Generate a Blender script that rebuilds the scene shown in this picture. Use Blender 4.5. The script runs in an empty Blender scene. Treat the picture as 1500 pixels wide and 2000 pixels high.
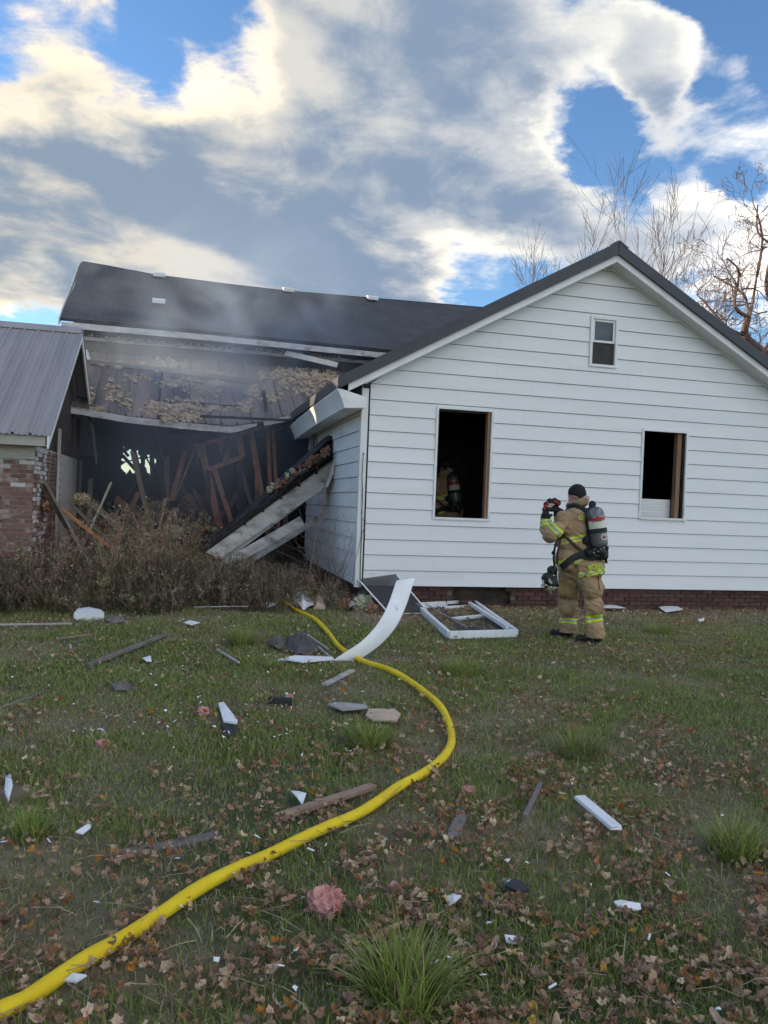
import bpy, bmesh, math, random
import numpy as np
from mathutils import Vector, Matrix, noise
from mathutils.bvhtree import BVHTree

scene = bpy.context.scene
COL = scene.collection
rnd = random.Random(7)
R = math.radians

# ------------------------------------------------------------------ camera
CAM_H = 1.55
FPX = 1560.0                      # focal length in pixels of the 1500 px wide photograph
yaw, pitch, roll = R(14.2), R(-0.6), R(2.26)
c_fwd = Vector((math.sin(yaw)*math.cos(pitch), math.cos(yaw)*math.cos(pitch), math.sin(pitch)))
_r0 = Vector((math.cos(yaw), -math.sin(yaw), 0)); _u0 = _r0.cross(c_fwd)
c_right = _r0*math.cos(roll) + _u0*math.sin(roll)
c_up = -_r0*math.sin(roll) + _u0*math.cos(roll)
CAM = Vector((0, 0, CAM_H))
cd = bpy.data.cameras.new('camera'); cam = bpy.data.objects.new('camera', cd); COL.objects.link(cam)
M = Matrix((c_right, c_up, -c_fwd)).transposed().to_4x4(); M.translation = CAM
cam.matrix_world = M
cd.sensor_fit = 'HORIZONTAL'; cd.sensor_width = 36.0; cd.lens = 36.0*FPX/1500.0
cd.clip_start = 0.05; cd.clip_end = 3000
scene.camera = cam

# measured points of the place: a sight line met with the ground, a wall plane or a distance
def ray(x, y): return c_fwd + c_right*((x-750)/FPX) + c_up*((1000-y)/FPX)
def onZ(x, y, z=0.0): r = ray(x, y); return CAM + r*((z-CAM_H)/r.z)
def onY(x, y, Y): r = ray(x, y); return CAM + r*(Y/r.y)
def onX(x, y, X): r = ray(x, y); return CAM + r*(X/r.x)
def onD(x, y, d): return CAM + ray(x, y)*d

# ------------------------------------------------------------------ world: evening sky with broken cloud
SUN_TO = Vector((-0.83, 0.55, 0.178)).normalized()     # direction towards the sun (left, behind the houses)
SUN_EL = math.asin(SUN_TO.z); SUN_AZ = math.atan2(SUN_TO.x, SUN_TO.y)
world = bpy.data.worlds.new('World'); scene.world = world; world.use_nodes = True
nt = world.node_tree; nt.nodes.clear()
def N(t, **k):
    n = nt.nodes.new(t)
    for a, b in k.items(): setattr(n, a, b)
    return n
def L(a, b): nt.links.new(a, b)
def Mth(op, a, b=None, c=None, clamp=False):
    n = N('ShaderNodeMath', operation=op, use_clamp=clamp)
    for i, v in enumerate((a, b, c)):
        if v is None: continue
        if isinstance(v, (int, float)): n.inputs[i].default_value = v
        else: L(v, n.inputs[i])
    return n.outputs[0]
def VM(op, a, b=None, out=0):
    n = N('ShaderNodeVectorMath', operation=op)
    for i, v in enumerate((a, b)):
        if v is None: continue
        if hasattr(v, 'default_value') or hasattr(v, 'is_linked'): L(v, n.inputs[i])
        elif isinstance(v, (int, float)): n.inputs['Scale'].default_value = v
        else: n.inputs[i].default_value = tuple(v)
    return n.outputs['Value' if op in ('DOT_PRODUCT', 'LENGTH') else 'Vector']
def MR(v, a, b, c=0.0, d=1.0, kind='SMOOTHSTEP'):
    n = N('ShaderNodeMapRange', interpolation_type=kind); n.clamp = True if kind == 'LINEAR' else n.clamp
    L(v, n.inputs[0])
    for i, q in enumerate((a, b, c, d)): n.inputs[1+i].default_value = q
    return n.outputs[0]
def MixC(f, a, b, bt='MIX'):
    n = N('ShaderNodeMix', data_type='RGBA', blend_type=bt)
    if isinstance(f, (int, float)): n.inputs[0].default_value = f
    else: L(f, n.inputs[0])
    for i, v in ((6, a), (7, b)):
        if isinstance(v, tuple): n.inputs[i].default_value = (*v, 1)
        else: L(v, n.inputs[i])
    return n.outputs[2]
sky = N('ShaderNodeTexSky', sky_type='NISHITA'); sky.sun_disc = False
sky.sun_elevation = SUN_EL; sky.sun_rotation = SUN_AZ; sky.air_density = 1.0; sky.dust_density = 0.15; sky.ozone_density = 2.5
tc = N('ShaderNodeTexCoord'); D = tc.outputs['Generated']
sep = N('ShaderNodeSeparateXYZ'); L(D, sep.inputs[0])
zc = Mth('ADD', Mth('MAXIMUM', sep.outputs[2], 0.0), 0.16)
cmb = N('ShaderNodeCombineXYZ')
L(Mth('DIVIDE', sep.outputs[0], zc), cmb.inputs[0]); L(Mth('DIVIDE', sep.outputs[1], zc), cmb.inputs[1])
P = cmb.outputs[0]
def fbm(vec, scale, detail, rough, dist=0.0):
    n = N('ShaderNodeTexNoise'); n.inputs['Scale'].default_value = scale; n.inputs['Detail'].default_value = detail
    n.inputs['Roughness'].default_value = rough; n.inputs['Distortion'].default_value = dist
    L(vec, n.inputs['Vector']); return n.outputs[0]
P0 = VM('ADD', P, (3.7, 1.3, 0.4))
big = fbm(P0, 0.75, 3, 0.5, 0.3)
med = fbm(P0, 2.1, 9, 0.62, 0.25)
sun2 = Vector((SUN_TO.x, SUN_TO.y, 0)).normalized()
med_s = fbm(VM('ADD', P0, tuple(sun2*0.11)), 2.1, 9, 0.62, 0.25)
# the cloud banks of this evening: centres (as sight lines), half-widths in degrees, weight
banks = [(450, 500, 6, .14), (640, 530, 6, .16), (520, 540, 4, .10), (740, 330, 13.0, .22), (520, 430, 9, .12), (960, 120, 9, .18), (760, 130, 7, .12), (230, 330, 8, .12), (60, 60, 7, .12), (40, 420, 7, .14), (830, 480, 8, .14), (330, 500, 6, .12),
         (1370, 150, 4.4, .30), (1240, 90, 4.0, .24), (1300, 110, 3.0, .10), (1390, 400, 6.5, .24), (1460, 210, 4, .16), (1220, 440, 4.5, .14), (640, 60, 5.5, .10),
         (380, 90, 4.4, -.13), (590, 180, 2.8, -.09), (1250, 280, 6.0, -.25), (1430, 290, 3.6, -.20), (1490, 40, 5.4, -.36), (1130, 270, 4.0, -.16), (40, 640, 4.2, -.30), (130, 480, 7.5, .26), (40, 520, 5, .14), (230, 170, 3.0, -.10), (900, 590, 4.5, -.30), (80, 430, 2.6, -.26), (230, 600, 3, -.16), (1200, 10, 3, -.14), (480, 130, 3, -.07)]
warp = N('ShaderNodeTexNoise'); warp.inputs['Scale'].default_value = 1.5; warp.inputs['Detail'].default_value = 7; warp.inputs['Roughness'].default_value = .62; L(P0, warp.inputs['Vector'])
wv = VM('MULTIPLY', VM('SUBTRACT', warp.outputs['Color'], (.5, .5, .5)), (.30, .30, .24))
DW = VM('NORMALIZE', VM('ADD', D, wv))
acc = None
for bx_, by_, deg, w in banks:
    d0 = ray(bx_, by_).normalized()
    dt = VM('DOT_PRODUCT', DW, tuple(d0))
    f = Mth('MULTIPLY', MR(dt, math.cos(R(deg*1.45)), math.cos(R(deg*0.15))), w)
    acc = f if acc is None else Mth('ADD', acc, f)
dens0 = Mth('ADD', Mth('MULTIPLY', big, 0.34), acc)
puff = fbm(P0, 4.2, 10, 0.64, 0.6); puff_s = fbm(VM('ADD', P0, tuple(sun2*0.07)), 4.2, 10, 0.64, 0.6)
dens = Mth('ADD', dens0, Mth('ADD', Mth('MULTIPLY', med, 0.52), Mth('MULTIPLY', puff, 0.36)))
dens_s = Mth('ADD', dens0, Mth('ADD', Mth('MULTIPLY', med_s, 0.52), Mth('MULTIPLY', puff_s, 0.36)))
cover = MR(dens, 0.612, 0.790)
soft = fbm(P0, 1.9, 2.5, 0.5, 0.3); soft_s = fbm(VM('ADD', P0, tuple(sun2*0.22)), 1.9, 2.5, 0.5, 0.3)
body_d = Mth('ADD', dens0, Mth('ADD', Mth('MULTIPLY', soft, .50), Mth('ADD', Mth('MULTIPLY', puff, .40), Mth('MULTIPLY', med, .24))))
thick = MR(body_d, 0.76, 1.10)
edge = MR(Mth('ADD', Mth('MULTIPLY', Mth('SUBTRACT', soft, soft_s), .9), Mth('MULTIPLY', Mth('SUBTRACT', dens, dens_s), .95)), -0.07, 0.19)
ca = VM('DOT_PRODUCT', D, tuple(SUN_TO))
near_sun = MR(ca, 0.15, 0.92)
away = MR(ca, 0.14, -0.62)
lit = Mth('MULTIPLY', edge, Mth('SUBTRACT', 1.0, Mth('MULTIPLY', thick, 0.62)))
shade_c = MixC(thick, (0.186, 0.186, 0.184), (0.055, 0.075, 0.107))
lit_c = MixC(near_sun, (0.285, 0.27, 0.235), (0.345, 0.295, 0.205))
cloud = MixC(Mth('MINIMUM', Mth('MULTIPLY', lit, 1.05), 1.0), shade_c, lit_c)
warm = MixC(Mth('MULTIPLY', near_sun, Mth('SUBTRACT', 1.0, Mth('MULTIPLY', thick, .6))), (1, 1, 1), (1.35, 1.16, 0.86))
cloud = MixC(1.0, cloud, warm, 'MULTIPLY')
# front-lit clouds opposite the sun, mostly unseen, boosted to light the front wall
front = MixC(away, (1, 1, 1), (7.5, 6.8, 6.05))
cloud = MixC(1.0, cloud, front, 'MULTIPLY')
SKY_K = 0.115
cl_s = VM('SCALE', cloud, 1.0/SKY_K)
blue = MixC(1.0, sky.outputs[0], (0.40, 0.46, 0.535), 'MULTIPLY')
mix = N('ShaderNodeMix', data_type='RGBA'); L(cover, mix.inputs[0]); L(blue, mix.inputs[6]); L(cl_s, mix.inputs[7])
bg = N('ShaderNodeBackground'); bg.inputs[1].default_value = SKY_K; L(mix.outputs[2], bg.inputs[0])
wo = N('ShaderNodeOutputWorld'); L(bg.outputs[0], wo.inputs[0])
world.cycles.sampling_method = 'MANUAL'; world.cycles.sample_map_resolution = 1024

sl = bpy.data.lights.new('sun', 'SUN'); sl.energy = 2.0; sl.angle = R(0.6); sl.color = (1.0, 0.80, 0.52)
so = bpy.data.objects.new('sun', sl); COL.objects.link(so)
so.rotation_euler = (-SUN_TO).to_track_quat('-Z', 'Y').to_euler(); so.location = (-20, 15, 12)

vs = scene.view_settings; vs.view_transform = 'Standard'; vs.look = 'None'; vs.gamma = 1.0; vs.use_curve_mapping = False
vs.exposure = 2.22
cy = scene.cycles
cy.use_denoising = True
cy.max_bounces = 8; cy.diffuse_bounces = 4; cy.glossy_bounces = 3; cy.transmission_bounces = 4; cy.transparent_max_bounces = 12; cy.volume_bounces = 1
cy.volume_step_rate = 2.0; cy.volume_max_steps = 96
cy.sample_clamp_indirect = 6.0; cy.caustics_reflective = False; cy.caustics_refractive = False

# ------------------------------------------------------------------ materials
MATS = {}
def mat(name, c1, c2=None, scale=6.0, rough=0.75, bump=0.0, bscale=None, rand=0.0, metal=0.0, stretch=(1, 1, 1), detail=6, lo=0.35, hi=0.68, spec=0.3,
        c3=None, s3=2.0, lo3=0.55, hi3=0.7, attr=None, coords='Object', trans=0.0, alpha=1.0):
    m = bpy.data.materials.new(name); m.use_nodes = True; t = m.node_tree; b = t.nodes['Principled BSDF']
    def nn(k, **a):
        n = t.nodes.new(k)
        for p, q in a.items(): setattr(n, p, q)
        return n
    b.inputs['Roughness'].default_value = rough; b.inputs['Metallic'].default_value = metal; b.inputs['Specular IOR Level'].default_value = spec
    tcn = nn('ShaderNodeTexCoord'); mp = nn('ShaderNodeMapping'); mp.inputs['Scale'].default_value = stretch
    t.links.new(tcn.outputs[coords], mp.inputs[0])
    # pieces that share a mesh still differ: shift the pattern by the piece's own random number
    oi = nn('ShaderNodeObjectInfo'); sh = nn('ShaderNodeVectorMath', operation='SCALE'); sh.inputs[0].default_value = (37, 11, 23)
    t.links.new(oi.outputs['Random'], sh.inputs['Scale']); ad = nn('ShaderNodeVectorMath', operation='ADD')
    t.links.new(mp.outputs[0], ad.inputs[0]); t.links.new(sh.outputs[0], ad.inputs[1]); vec = ad.outputs[0]
    def noise_n(s, d):
        n = nn('ShaderNodeTexNoise'); n.inputs['Scale'].default_value = s; n.inputs['Detail'].default_value = d; n.inputs['Roughness'].default_value = 0.6
        t.links.new(vec, n.inputs['Vector']); return n.outputs[0]
    def mrange(v, a, q, c=0.0, d=1.0):
        n = nn('ShaderNodeMapRange'); t.links.new(v, n.inputs[0])
        for i, z in enumerate((a, q, c, d)): n.inputs[1+i].default_value = z
        return n.outputs[0]
    def mixc(f, a, q, bt='MIX'):
        n = nn('ShaderNodeMix', data_type='RGBA', blend_type=bt)
        if isinstance(f, float): n.inputs[0].default_value = f
        else: t.links.new(f, n.inputs[0])
        for i, z in ((6, a), (7, q)):
            if isinstance(z, tuple): n.inputs[i].default_value = (*z[:3], 1)
            else: t.links.new(z, n.inputs[i])
        return n.outputs[2]
    if attr:
        an = nn('ShaderNodeAttribute', attribute_name=attr); col = an.outputs['Color']
    else:
        col = mixc(mrange(noise_n(scale, detail), lo, hi), c1, c2 or c1)
        if c3: col = mixc(mrange(noise_n(s3, 5), lo3, hi3), col, c3)
    if rand:
        v = mrange(oi.outputs['Random'], 0, 1, 1-rand, 1+rand); cx = nn('ShaderNodeCombineColor')
        for i in range(3): t.links.new(v, cx.inputs[i])
        col = mixc(1.0, col, cx.outputs[0], 'MULTIPLY')
    t.links.new(col, b.inputs['Base Color'])
    if bump:
        bn = nn('ShaderNodeBump'); bn.inputs['Strength'].default_value = bump; bn.inputs['Distance'].default_value = 0.02
        t.links.new(noise_n(bscale or scale*3, 8), bn.inputs['Height']); t.links.new(bn.outputs[0], b.inputs['Normal'])
    if trans:
        # thin leaf: some light passes through
        tr = nn('ShaderNodeBsdfTranslucent'); t.links.new(col, tr.inputs[0]); ms = nn('ShaderNodeMixShader'); ms.inputs[0].default_value = trans
        t.links.new(b.outputs[0], ms.inputs[1]); t.links.new(tr.outputs[0], ms.inputs[2]); t.links.new(ms.outputs[0], t.nodes['Material Output'].inputs[0])
    if alpha < 1:
        b.inputs['Alpha'].default_value = alpha
    MATS[name] = m
    return m
mat('siding', (.80, .80, .80), (.75, .755, .76), 1.3, .55, .10, 60, rand=.012, stretch=(.35, .35, 3), c3=(.70, .705, .69), s3=.9, lo3=.56, hi3=.8)
mat('siding_sooty', (.84, .83, .81), (.74, .73, .71), 1.6, .6, .10, 60, rand=.03, stretch=(1, .5, 1.4), c3=(.48, .465, .45), s3=1.1, lo3=.60, hi3=.78)  # base lightened to put the side wall's stronger light into the colour
mat('white_trim', (.80, .80, .79), (.70, .70, .685), 3, .5, .05, 40, rand=.03)
mat('white_dirty', (.70, .69, .66), (.46, .44, .40), 2.2, .6, .12, 30, rand=.05, stretch=(1, 1, 2.5), c3=(.22, .20, .18), s3=1.7, lo3=.58, hi3=.74)
mat('white_loose', (.82, .83, .84), (.72, .725, .72), 4, .5, .08, 30, rand=.04, c3=(.45, .43, .39), s3=6, lo3=.64, hi3=.74)
mat('white_grimy', (.60, .585, .56), (.40, .385, .36), 3.2, .7, .15, 30, rand=.10, stretch=(1, 1, 2), c3=(.16, .145, .13), s3=2.6, lo3=.52, hi3=.70)
mat('soffit', (.66, .665, .66), (.58, .585, .575), 2, .6, .05, 30)
mat('sheathing', (.045, .042, .040), (.07, .065, .06), 5, .9)
mat('roof_metal_dark', (.030, .033, .042), (.042, .044, .054), 3, .42, .03, 20, spec=.4)
mat('roof_metal_brown', (.37, .345, .335), (.29, .272, .266), 1.6, .26, .06, 9, rand=.10, stretch=(2, .25, .25), spec=.5, c3=(.07, .06, .06), s3=.8, lo3=.6, hi3=.8)
mat('roof_metal_burnt', (.275, .215, .180), (.165, .128, .108), 1.8, .42, .10, 9, rand=.18, stretch=(2, .3, .3), spec=.4, c3=(.030, .027, .026), s3=.8, lo3=.50, hi3=.68)
mat('char', (.018, .016, .015), (.040, .034, .030), 7, .85, .35, 22, rand=.25)
mat('char_wood', (.030, .024, .020), (.085, .060, .043), 5, .85, .3, 30, rand=.25, stretch=(1, 1, 1))
mat('wood_orange', (.62, .285, .135), (.46, .185, .088), 6, .75, .2, 40, rand=.22, c3=(.07, .04, .03), s3=3.2, lo3=.56, hi3=.70)
mat('wood_tan', (.33, .235, .165), (.22, .150, .105), 5, .8, .2, 40, rand=.18, stretch=(1, 1, 1))
mat('wood_grey', (.20, .175, .155), (.12, .105, .095), 6, .85, .25, 40, rand=.2)
mat('wood_green', (.36, .38, .30), (.24, .26, .20), 6, .8, .15, 40)
mat('wood_post', (.42, .40, .37), (.27, .245, .225), 4, .8, .15, 30, rand=.12, stretch=(2, 2, .4))
mat('stud', (.34, .200, .120), (.24, .135, .080), 4, .7, .15, 40, stretch=(6, 6, .5), c3=(.13, .07, .04), s3=9, lo3=.62, hi3=.72)
mat('brick_red', (.235, .125, .098), (.165, .090, .074), 9, .85, .35, 50, rand=.24, c3=(.48, .43, .40), s3=3.0, lo3=.52, hi3=.74)
mat('brick_dark', (.115, .054, .046), (.08, .042, .038), 9, .88, .35, 50, rand=.25)
mat('brick_limed', (.62, .59, .56), (.45, .40, .37), 6, .85, .3, 50, rand=.10, c3=(.30, .15, .12), s3=4.5, lo3=.58, hi3=.68)
mat('mortar', (.46, .43, .40), (.36, .33, .31), 9, .9, .3, 60)
mat('mortar_dark', (.20, .17, .155), (.14, .12, .11), 9, .9, .3, 60)
mat('beige_paint', (.42, .39, .345), (.36, .33, .29), 2, .6, .05, 30)
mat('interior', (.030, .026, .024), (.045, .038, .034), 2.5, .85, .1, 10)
mat('panelling', (.045, .030, .024), (.026, .019, .017), 3, .6, .1, 30, rand=.3, stretch=(3, 3, .3))
mat('glass', (.030, .033, .038), (.022, .024, .028), 2, .06, spec=.6)
mat('insul_pink', (.74, .40, .34), (.60, .27, .235), 14, .95, .9, 60, rand=.10, c3=(.72, .49, .42), s3=5, lo3=.55, hi3=.7)
mat('insul_tan', (.54, .43, .30), (.36, .275, .19), 12, .95, .8, 60, rand=.2, c3=(.11, .09, .075), s3=5, lo3=.60, hi3=.72)
mat('insul_pale', (.50, .50, .36), (.34, .33, .24), 10, .95, .8, 60, rand=.12)
mat('insul_scorched', (.36, .20, .13), (.20, .115, .08), 10, .95, .8, 50, rand=.15, c3=(.52, .36, .27), s3=4, lo3=.58, hi3=.72)
mat('hose', (.92, .68, .018), (.80, .55, .016), 5, .62, .45, 320, c3=(.30, .215, .09), s3=7, lo3=.63, hi3=.76)
mat('paper_dark', (.060, .056, .058), (.10, .09, .085), 8, .85, .3, 30, rand=.2)
mat('tar', (.026, .026, .030), (.050, .050, .054), 8, .8, .3, 60, rand=.2)
mat('dirt_heap', (.075, .058, .045), (.036, .030, .026), 6, .95, .6, 20, c3=(.16, .115, .085), s3=3.5, lo3=.58, hi3=.7)
mat('card_tan', (.60, .47, .35), (.47, .35, .25), 5, .8, .15, 20)
mat('leaf', None, attr='col', rough=.75, spec=.2, trans=.22)
mat('grass_m', None, attr='col', rough=.5, spec=.4, trans=.38)
mat('weed', None, attr='col', rough=.85, spec=.15, trans=.18)
mat('bark', (.20, .165, .150), (.14, .115, .105), 8, .9, .4, 30)
mat('bark_red', (.175, .112, .098), (.10, .066, .060), 8, .9, .4, 30, c3=(.30, .255, .225), s3=1.2, lo3=.55, hi3=.7)
mat('screen_mesh', (.050, .050, .052), (.062, .062, .064), 60, .8, alpha=.80)
mat('vine', (.060, .045, .038), (.10, .075, .06), 20, .9)

def shingle_mat():
    m = mat('shingles', (.094, .099, .106), (.068, .072, .079), 1.1, .9, 0, rand=0, c3=(.075, .074, .072), s3=.5, lo3=.55, hi3=.75)
    t = m.node_tree; b = t.nodes['Principled BSDF']
    tcn = t.nodes.new('ShaderNodeTexCoord'); br = t.nodes.new('ShaderNodeTexBrick'); br.inputs['Scale'].default_value = 1.0
    br.inputs['Brick Width'].default_value = .31; br.inputs['Row Height'].default_value = .135; br.inputs['Mortar Size'].default_value = .012
    br.inputs['Color1'].default_value = (1, 1, 1, 1); br.inputs['Color2'].default_value = (.84, .84, .84, 1); br.inputs['Mortar'].default_value = (.62, .62, .62, 1)
    t.links.new(tcn.outputs['UV'], br.inputs['Vector'])
    old = b.inputs['Base Color'].links[0].from_socket
    mx = t.nodes.new('ShaderNodeMix'); mx.data_type = 'RGBA'; mx.blend_type = 'MULTIPLY'; mx.inputs[0].default_value = 1
    t.links.new(old, mx.inputs[6]); t.links.new(br.outputs[0], mx.inputs[7]); t.links.new(mx.outputs[2], b.inputs['Base Color'])
    bn = t.nodes.new('ShaderNodeBump'); bn.inputs['Strength'].default_value = .35; bn.inputs['Distance'].default_value = .02
    t.links.new(br.outputs[0], bn.inputs['Height']); t.links.new(bn.outputs[0], b.inputs['Normal'])
shingle_mat()

# ------------------------------------------------------------------ mesh helpers
WORK = bpy.data.scenes.new('workshop')          # scratch scene for evaluating modifiers and letters, removed at the end
def evaluated(o):
    WORK.collection.objects.link(o); vl = WORK.view_layers[0]; vl.update()
    me = bpy.data.meshes.new_from_object(o.evaluated_get(vl.depsgraph)); bpy.data.objects.remove(o); return me
def basis(d, up=Vector((0, 0, 1))):
    d = d.normalized()
    if abs(d.dot(up)) > .98: up = Vector((0, 1, 0))
    s = d.cross(up).normalized(); return d, s, s.cross(d).normalized()
class MB:
    def __init__(s): s.v = []; s.f = []; s.c = []
    def add(s, vs, fs, col=None):
        o = len(s.v); s.v += [tuple(q) for q in vs]; s.f += [tuple(i+o for i in f) for f in fs]
        if col is not None: s.c += [col]*len(vs)
        return s
    def box(s, x0, x1, y0, y1, z0, z1):
        return s.add([(x0,y0,z0),(x1,y0,z0),(x1,y1,z0),(x0,y1,z0),(x0,y0,z1),(x1,y0,z1),(x1,y1,z1),(x0,y1,z1)],
                     [(0,3,2,1),(4,5,6,7),(0,1,5,4),(1,2,6,5),(2,3,7,6),(3,0,4,7)])
    def beam(s, p0, p1, w, h, up=Vector((0, 0, 1)), rollang=0.0, jag=0.0, rr=None):
        p0, p1 = Vector(p0), Vector(p1); d, a, b = basis(p1-p0, up)
        if rollang:
            q = Matrix.Rotation(rollang, 3, d); a = q @ a; b = q @ b
        vs = []
        for p, e in ((p0, -1), (p1, 1)):
            for i, j in ((-1, -1), (1, -1), (1, 1), (-1, 1)):
                jj = d*(e*jag*(rr.random() if rr else 0)) if jag else Vector()
                vs.append(p + a*(i*w/2) + b*(j*h/2) + jj)
        return s.add(vs, [(0,1,2,3),(7,6,5,4),(0,4,5,1),(1,5,6,2),(2,6,7,3),(3,7,4,0)])
    def prism(s, poly, vec):
        n = len(poly); vec = Vector(vec)
        vs = [Vector(p) for p in poly] + [Vector(p)+vec for p in poly]
        return s.add(vs, [tuple(range(n))[::-1], tuple(range(n, 2*n))] + [(i, (i+1) % n, (i+1) % n+n, i+n) for i in range(n)])
    def tube(s, pts, rad, n=6, cap=True, col=None):
        pts = [Vector(p) for p in pts]; vs = []; fs = []
        ref = None
        for i, p in enumerate(pts):
            t = (pts[min(i+1, len(pts)-1)] - pts[max(i-1, 0)]).normalized()
            if ref is None: _, a, b = basis(t)
            else:
                a = (ref - t*ref.dot(t)).normalized(); b = t.cross(a)
            ref = a
            r = rad[i] if isinstance(rad, (list, tuple)) else rad
            for k in range(n):
                an = 2*math.pi*k/n; vs.append(p + a*(math.cos(an)*r) + b*(math.sin(an)*r))
        for i in range(len(pts)-1):
            for k in range(n):
                fs.append((i*n+k, i*n+(k+1) % n, (i+1)*n+(k+1) % n, (i+1)*n+k))
        if cap: fs += [tuple(range(n))[::-1], tuple((len(pts)-1)*n+k for k in range(n))]
        return s.add(vs, fs, col)
    def sphere(s, c, r, seg=12, ring=8, mtx=None):
        if isinstance(r, (int, float)): r = (r, r, r)
        c = Vector(c); vs = []; fs = []
        def put(x, y, z):
            q = Vector((x*r[0], y*r[1], z*r[2])); vs.append(c + (mtx @ q if mtx else q))
        put(0, 0, 1)
        for i in range(1, ring):
            th = math.pi*i/ring
            for k in range(seg): put(math.sin(th)*math.cos(2*math.pi*k/seg), math.sin(th)*math.sin(2*math.pi*k/seg), math.cos(th))
        put(0, 0, -1); last = len(vs)-1
        for k in range(seg): fs.append((0, 1+k, 1+(k+1) % seg)); fs.append((last, last-seg+(k+1) % seg, last-seg+k))
        for i in range(ring-2):
            for k in range(seg):
                a0 = 1+i*seg; fs.append((a0+k, a0+seg+k, a0+seg+(k+1) % seg, a0+(k+1) % seg))
        return s.add(vs, fs)
    def cap(s, p0, r0, p1, r1, n=14):      # tapered capsule
        s.sphere(p0, r0, n, 8); s.sphere(p1, r1, n, 8); s.tube([p0, p1], [r0, r1], n)
        return s
    def mesh(s, name, m, smooth=False):
        me = bpy.data.meshes.new(name); me.from_pydata(s.v, [], s.f); me.update()
        if isinstance(m, str): m = MATS[m]
        if m: me.materials.append(m)
        if s.c:
            at = me.color_attributes.new('col', 'FLOAT_COLOR', 'POINT')
            at.data.foreach_set('color', np.array([(*c[:3], 1.0) for c in s.c], dtype=np.float32).ravel())
        if smooth: me.polygons.foreach_set('use_smooth', [True]*len(me.polygons))
        return me
    def build(s, name, m, parent=None, smooth=False, loc=None, bevel=0.0):
        return link(name, s.mesh(name, m, smooth), parent, loc, bevel)
def link(name, me, parent=None, loc=None, bevel=0.0):
    o = bpy.data.objects.new(name, me); COL.objects.link(o)
    if loc is not None: o.location = loc
    if parent is not None: attach(o, parent)
    if bevel:
        b = o.modifiers.new('edge', 'BEVEL'); b.width = bevel; b.segments = 1; b.limit_method = 'ANGLE'
    return o
INV = {}
def attach(o, parent):
    o.parent = parent
    # parents here are unrotated empties or parts at known places: keep the child where it was modelled
    o.matrix_parent_inverse = Matrix.Translation(-parent.location)
def thing(name, label, cat, loc, group=None):
    o = bpy.data.objects.new(name, None); COL.objects.link(o); o.location = loc; o.empty_display_size = .2
    return tag(o, label, cat, group)
def tag(o, label=None, cat=None, group=None, kind=None):
    if label: o['label'] = label
    if cat: o['category'] = cat
    if group: o['group'] = group
    if kind: o['kind'] = kind
    return o
def lump(c, r, seed, amp=.35, freq=1.6, seg=10, ring=7, squash=1.0):
    b = MB().sphere((0, 0, 0), 1.0, seg, ring); out = []
    for q in b.v:
        q = Vector(q); k = 1 + amp*noise.noise(q*freq + Vector((seed*3.1, seed*1.7, seed))) * 2
        out.append(Vector(c) + Vector((q.x*r*k, q.y*r*k, q.z*r*k*squash)))
    b.v = [tuple(q) for q in out]; return b
def lump_into(mb, c, r, seed, **k):
    l = lump(c, r, seed, **k); mb.add(l.v, l.f)

# ------------------------------------------------------------------ ground
def gh(x, y):
    return 0.018*math.sin(x*1.3+y*.7) + 0.014*math.sin(x*.55-y*1.9+1.0) + 0.010*math.sin(3.1*x+2.3*y) if (-12 < x < 18 and -4 < y < 11.4) else 0.0
def G(px, py, dz=0.0):
    p = onZ(px, py, 0.0); return Vector((p.x, p.y, gh(p.x, p.y)+dz))
def axis(lo, hi, step, far):
    a = [-far, -far/3, -far/10, lo-12] + list(np.arange(lo, hi+.01, step)) + [hi+12, far/10, far/3, far]
    return a
xs = axis(-11, 17, .22, 1500); ys = axis(-4, 12, .22, 1500)
gv = [(x, y, gh(x, y)) for y in ys for x in xs]; nx = len(xs)
gf = [(j*nx+i, j*nx+i+1, (j+1)*nx+i+1, (j+1)*nx+i) for j in range(len(ys)-1) for i in range(nx-1)]
mat('ground_soil', (.20, .172, .10), (.28, .225, .155), 1.1, .95, .8, 30, c3=(.080, .102, .040), s3=.55, lo3=.46, hi3=.62)
gm = MB(); gm.v = gv; gm.f = gf
ground = gm.build('ground', 'ground_soil', smooth=True); tag(ground, kind='structure')

# ------------------------------------------------------------------ the white gabled house (near)
YF = 11.487; XL, XR, XP = 2.53, 10.27, 6.40; EXP = .229; ZB = .335
house = thing('white_house', 'white clapboard house with a front gable and a dark metal roof', 'house', (XP, 14, 0))
RK = .5538
def rake_low(x): return 1.892 + RK*x if x <= XP else 1.892 + RK*(2*XP-x)
holes = [(3.688, 4.540, 1.380, 3.012), (7.168, 7.946, 1.496, 2.890)]
attic = (6.138, 6.622, 3.842, 4.642)
# dark sheathing, openings left free; its colour stands for shadow in the board gaps
w = MB(); Y0, Y1 = YF+.006, YF+.13
xs_ = [XL+.02] + [v for h in holes for v in h[:2]] + [XR-.02]
for i in range(len(xs_)-1):
    a, b = xs_[i], xs_[i+1]
    hl = [h for h in holes if h[0] == a]
    def top(x): return rake_low(x) + .02
    def col_(z0, full):
        pts = [(a, Y0, z0), (b, Y0, z0), (b, Y0, top(b))] + ([(XP, Y0, top(XP))] if a < XP < b else []) + [(a, Y0, top(a))]
        w.prism(pts, (0, Y1-Y0, 0))
    if hl:
        w.box(a, b, Y0, Y1, ZB, hl[0][2]); col_(hl[0][3], True)
    else: col_(ZB, True)
w.box(XL+.006, XL+.13, Y1, 16.7, ZB, 3.25)
w.box(XR-.13, XR-.006, Y1, 19.0, ZB, 3.25)
wall = w.build('wall', 'sheathing', house)

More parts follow.
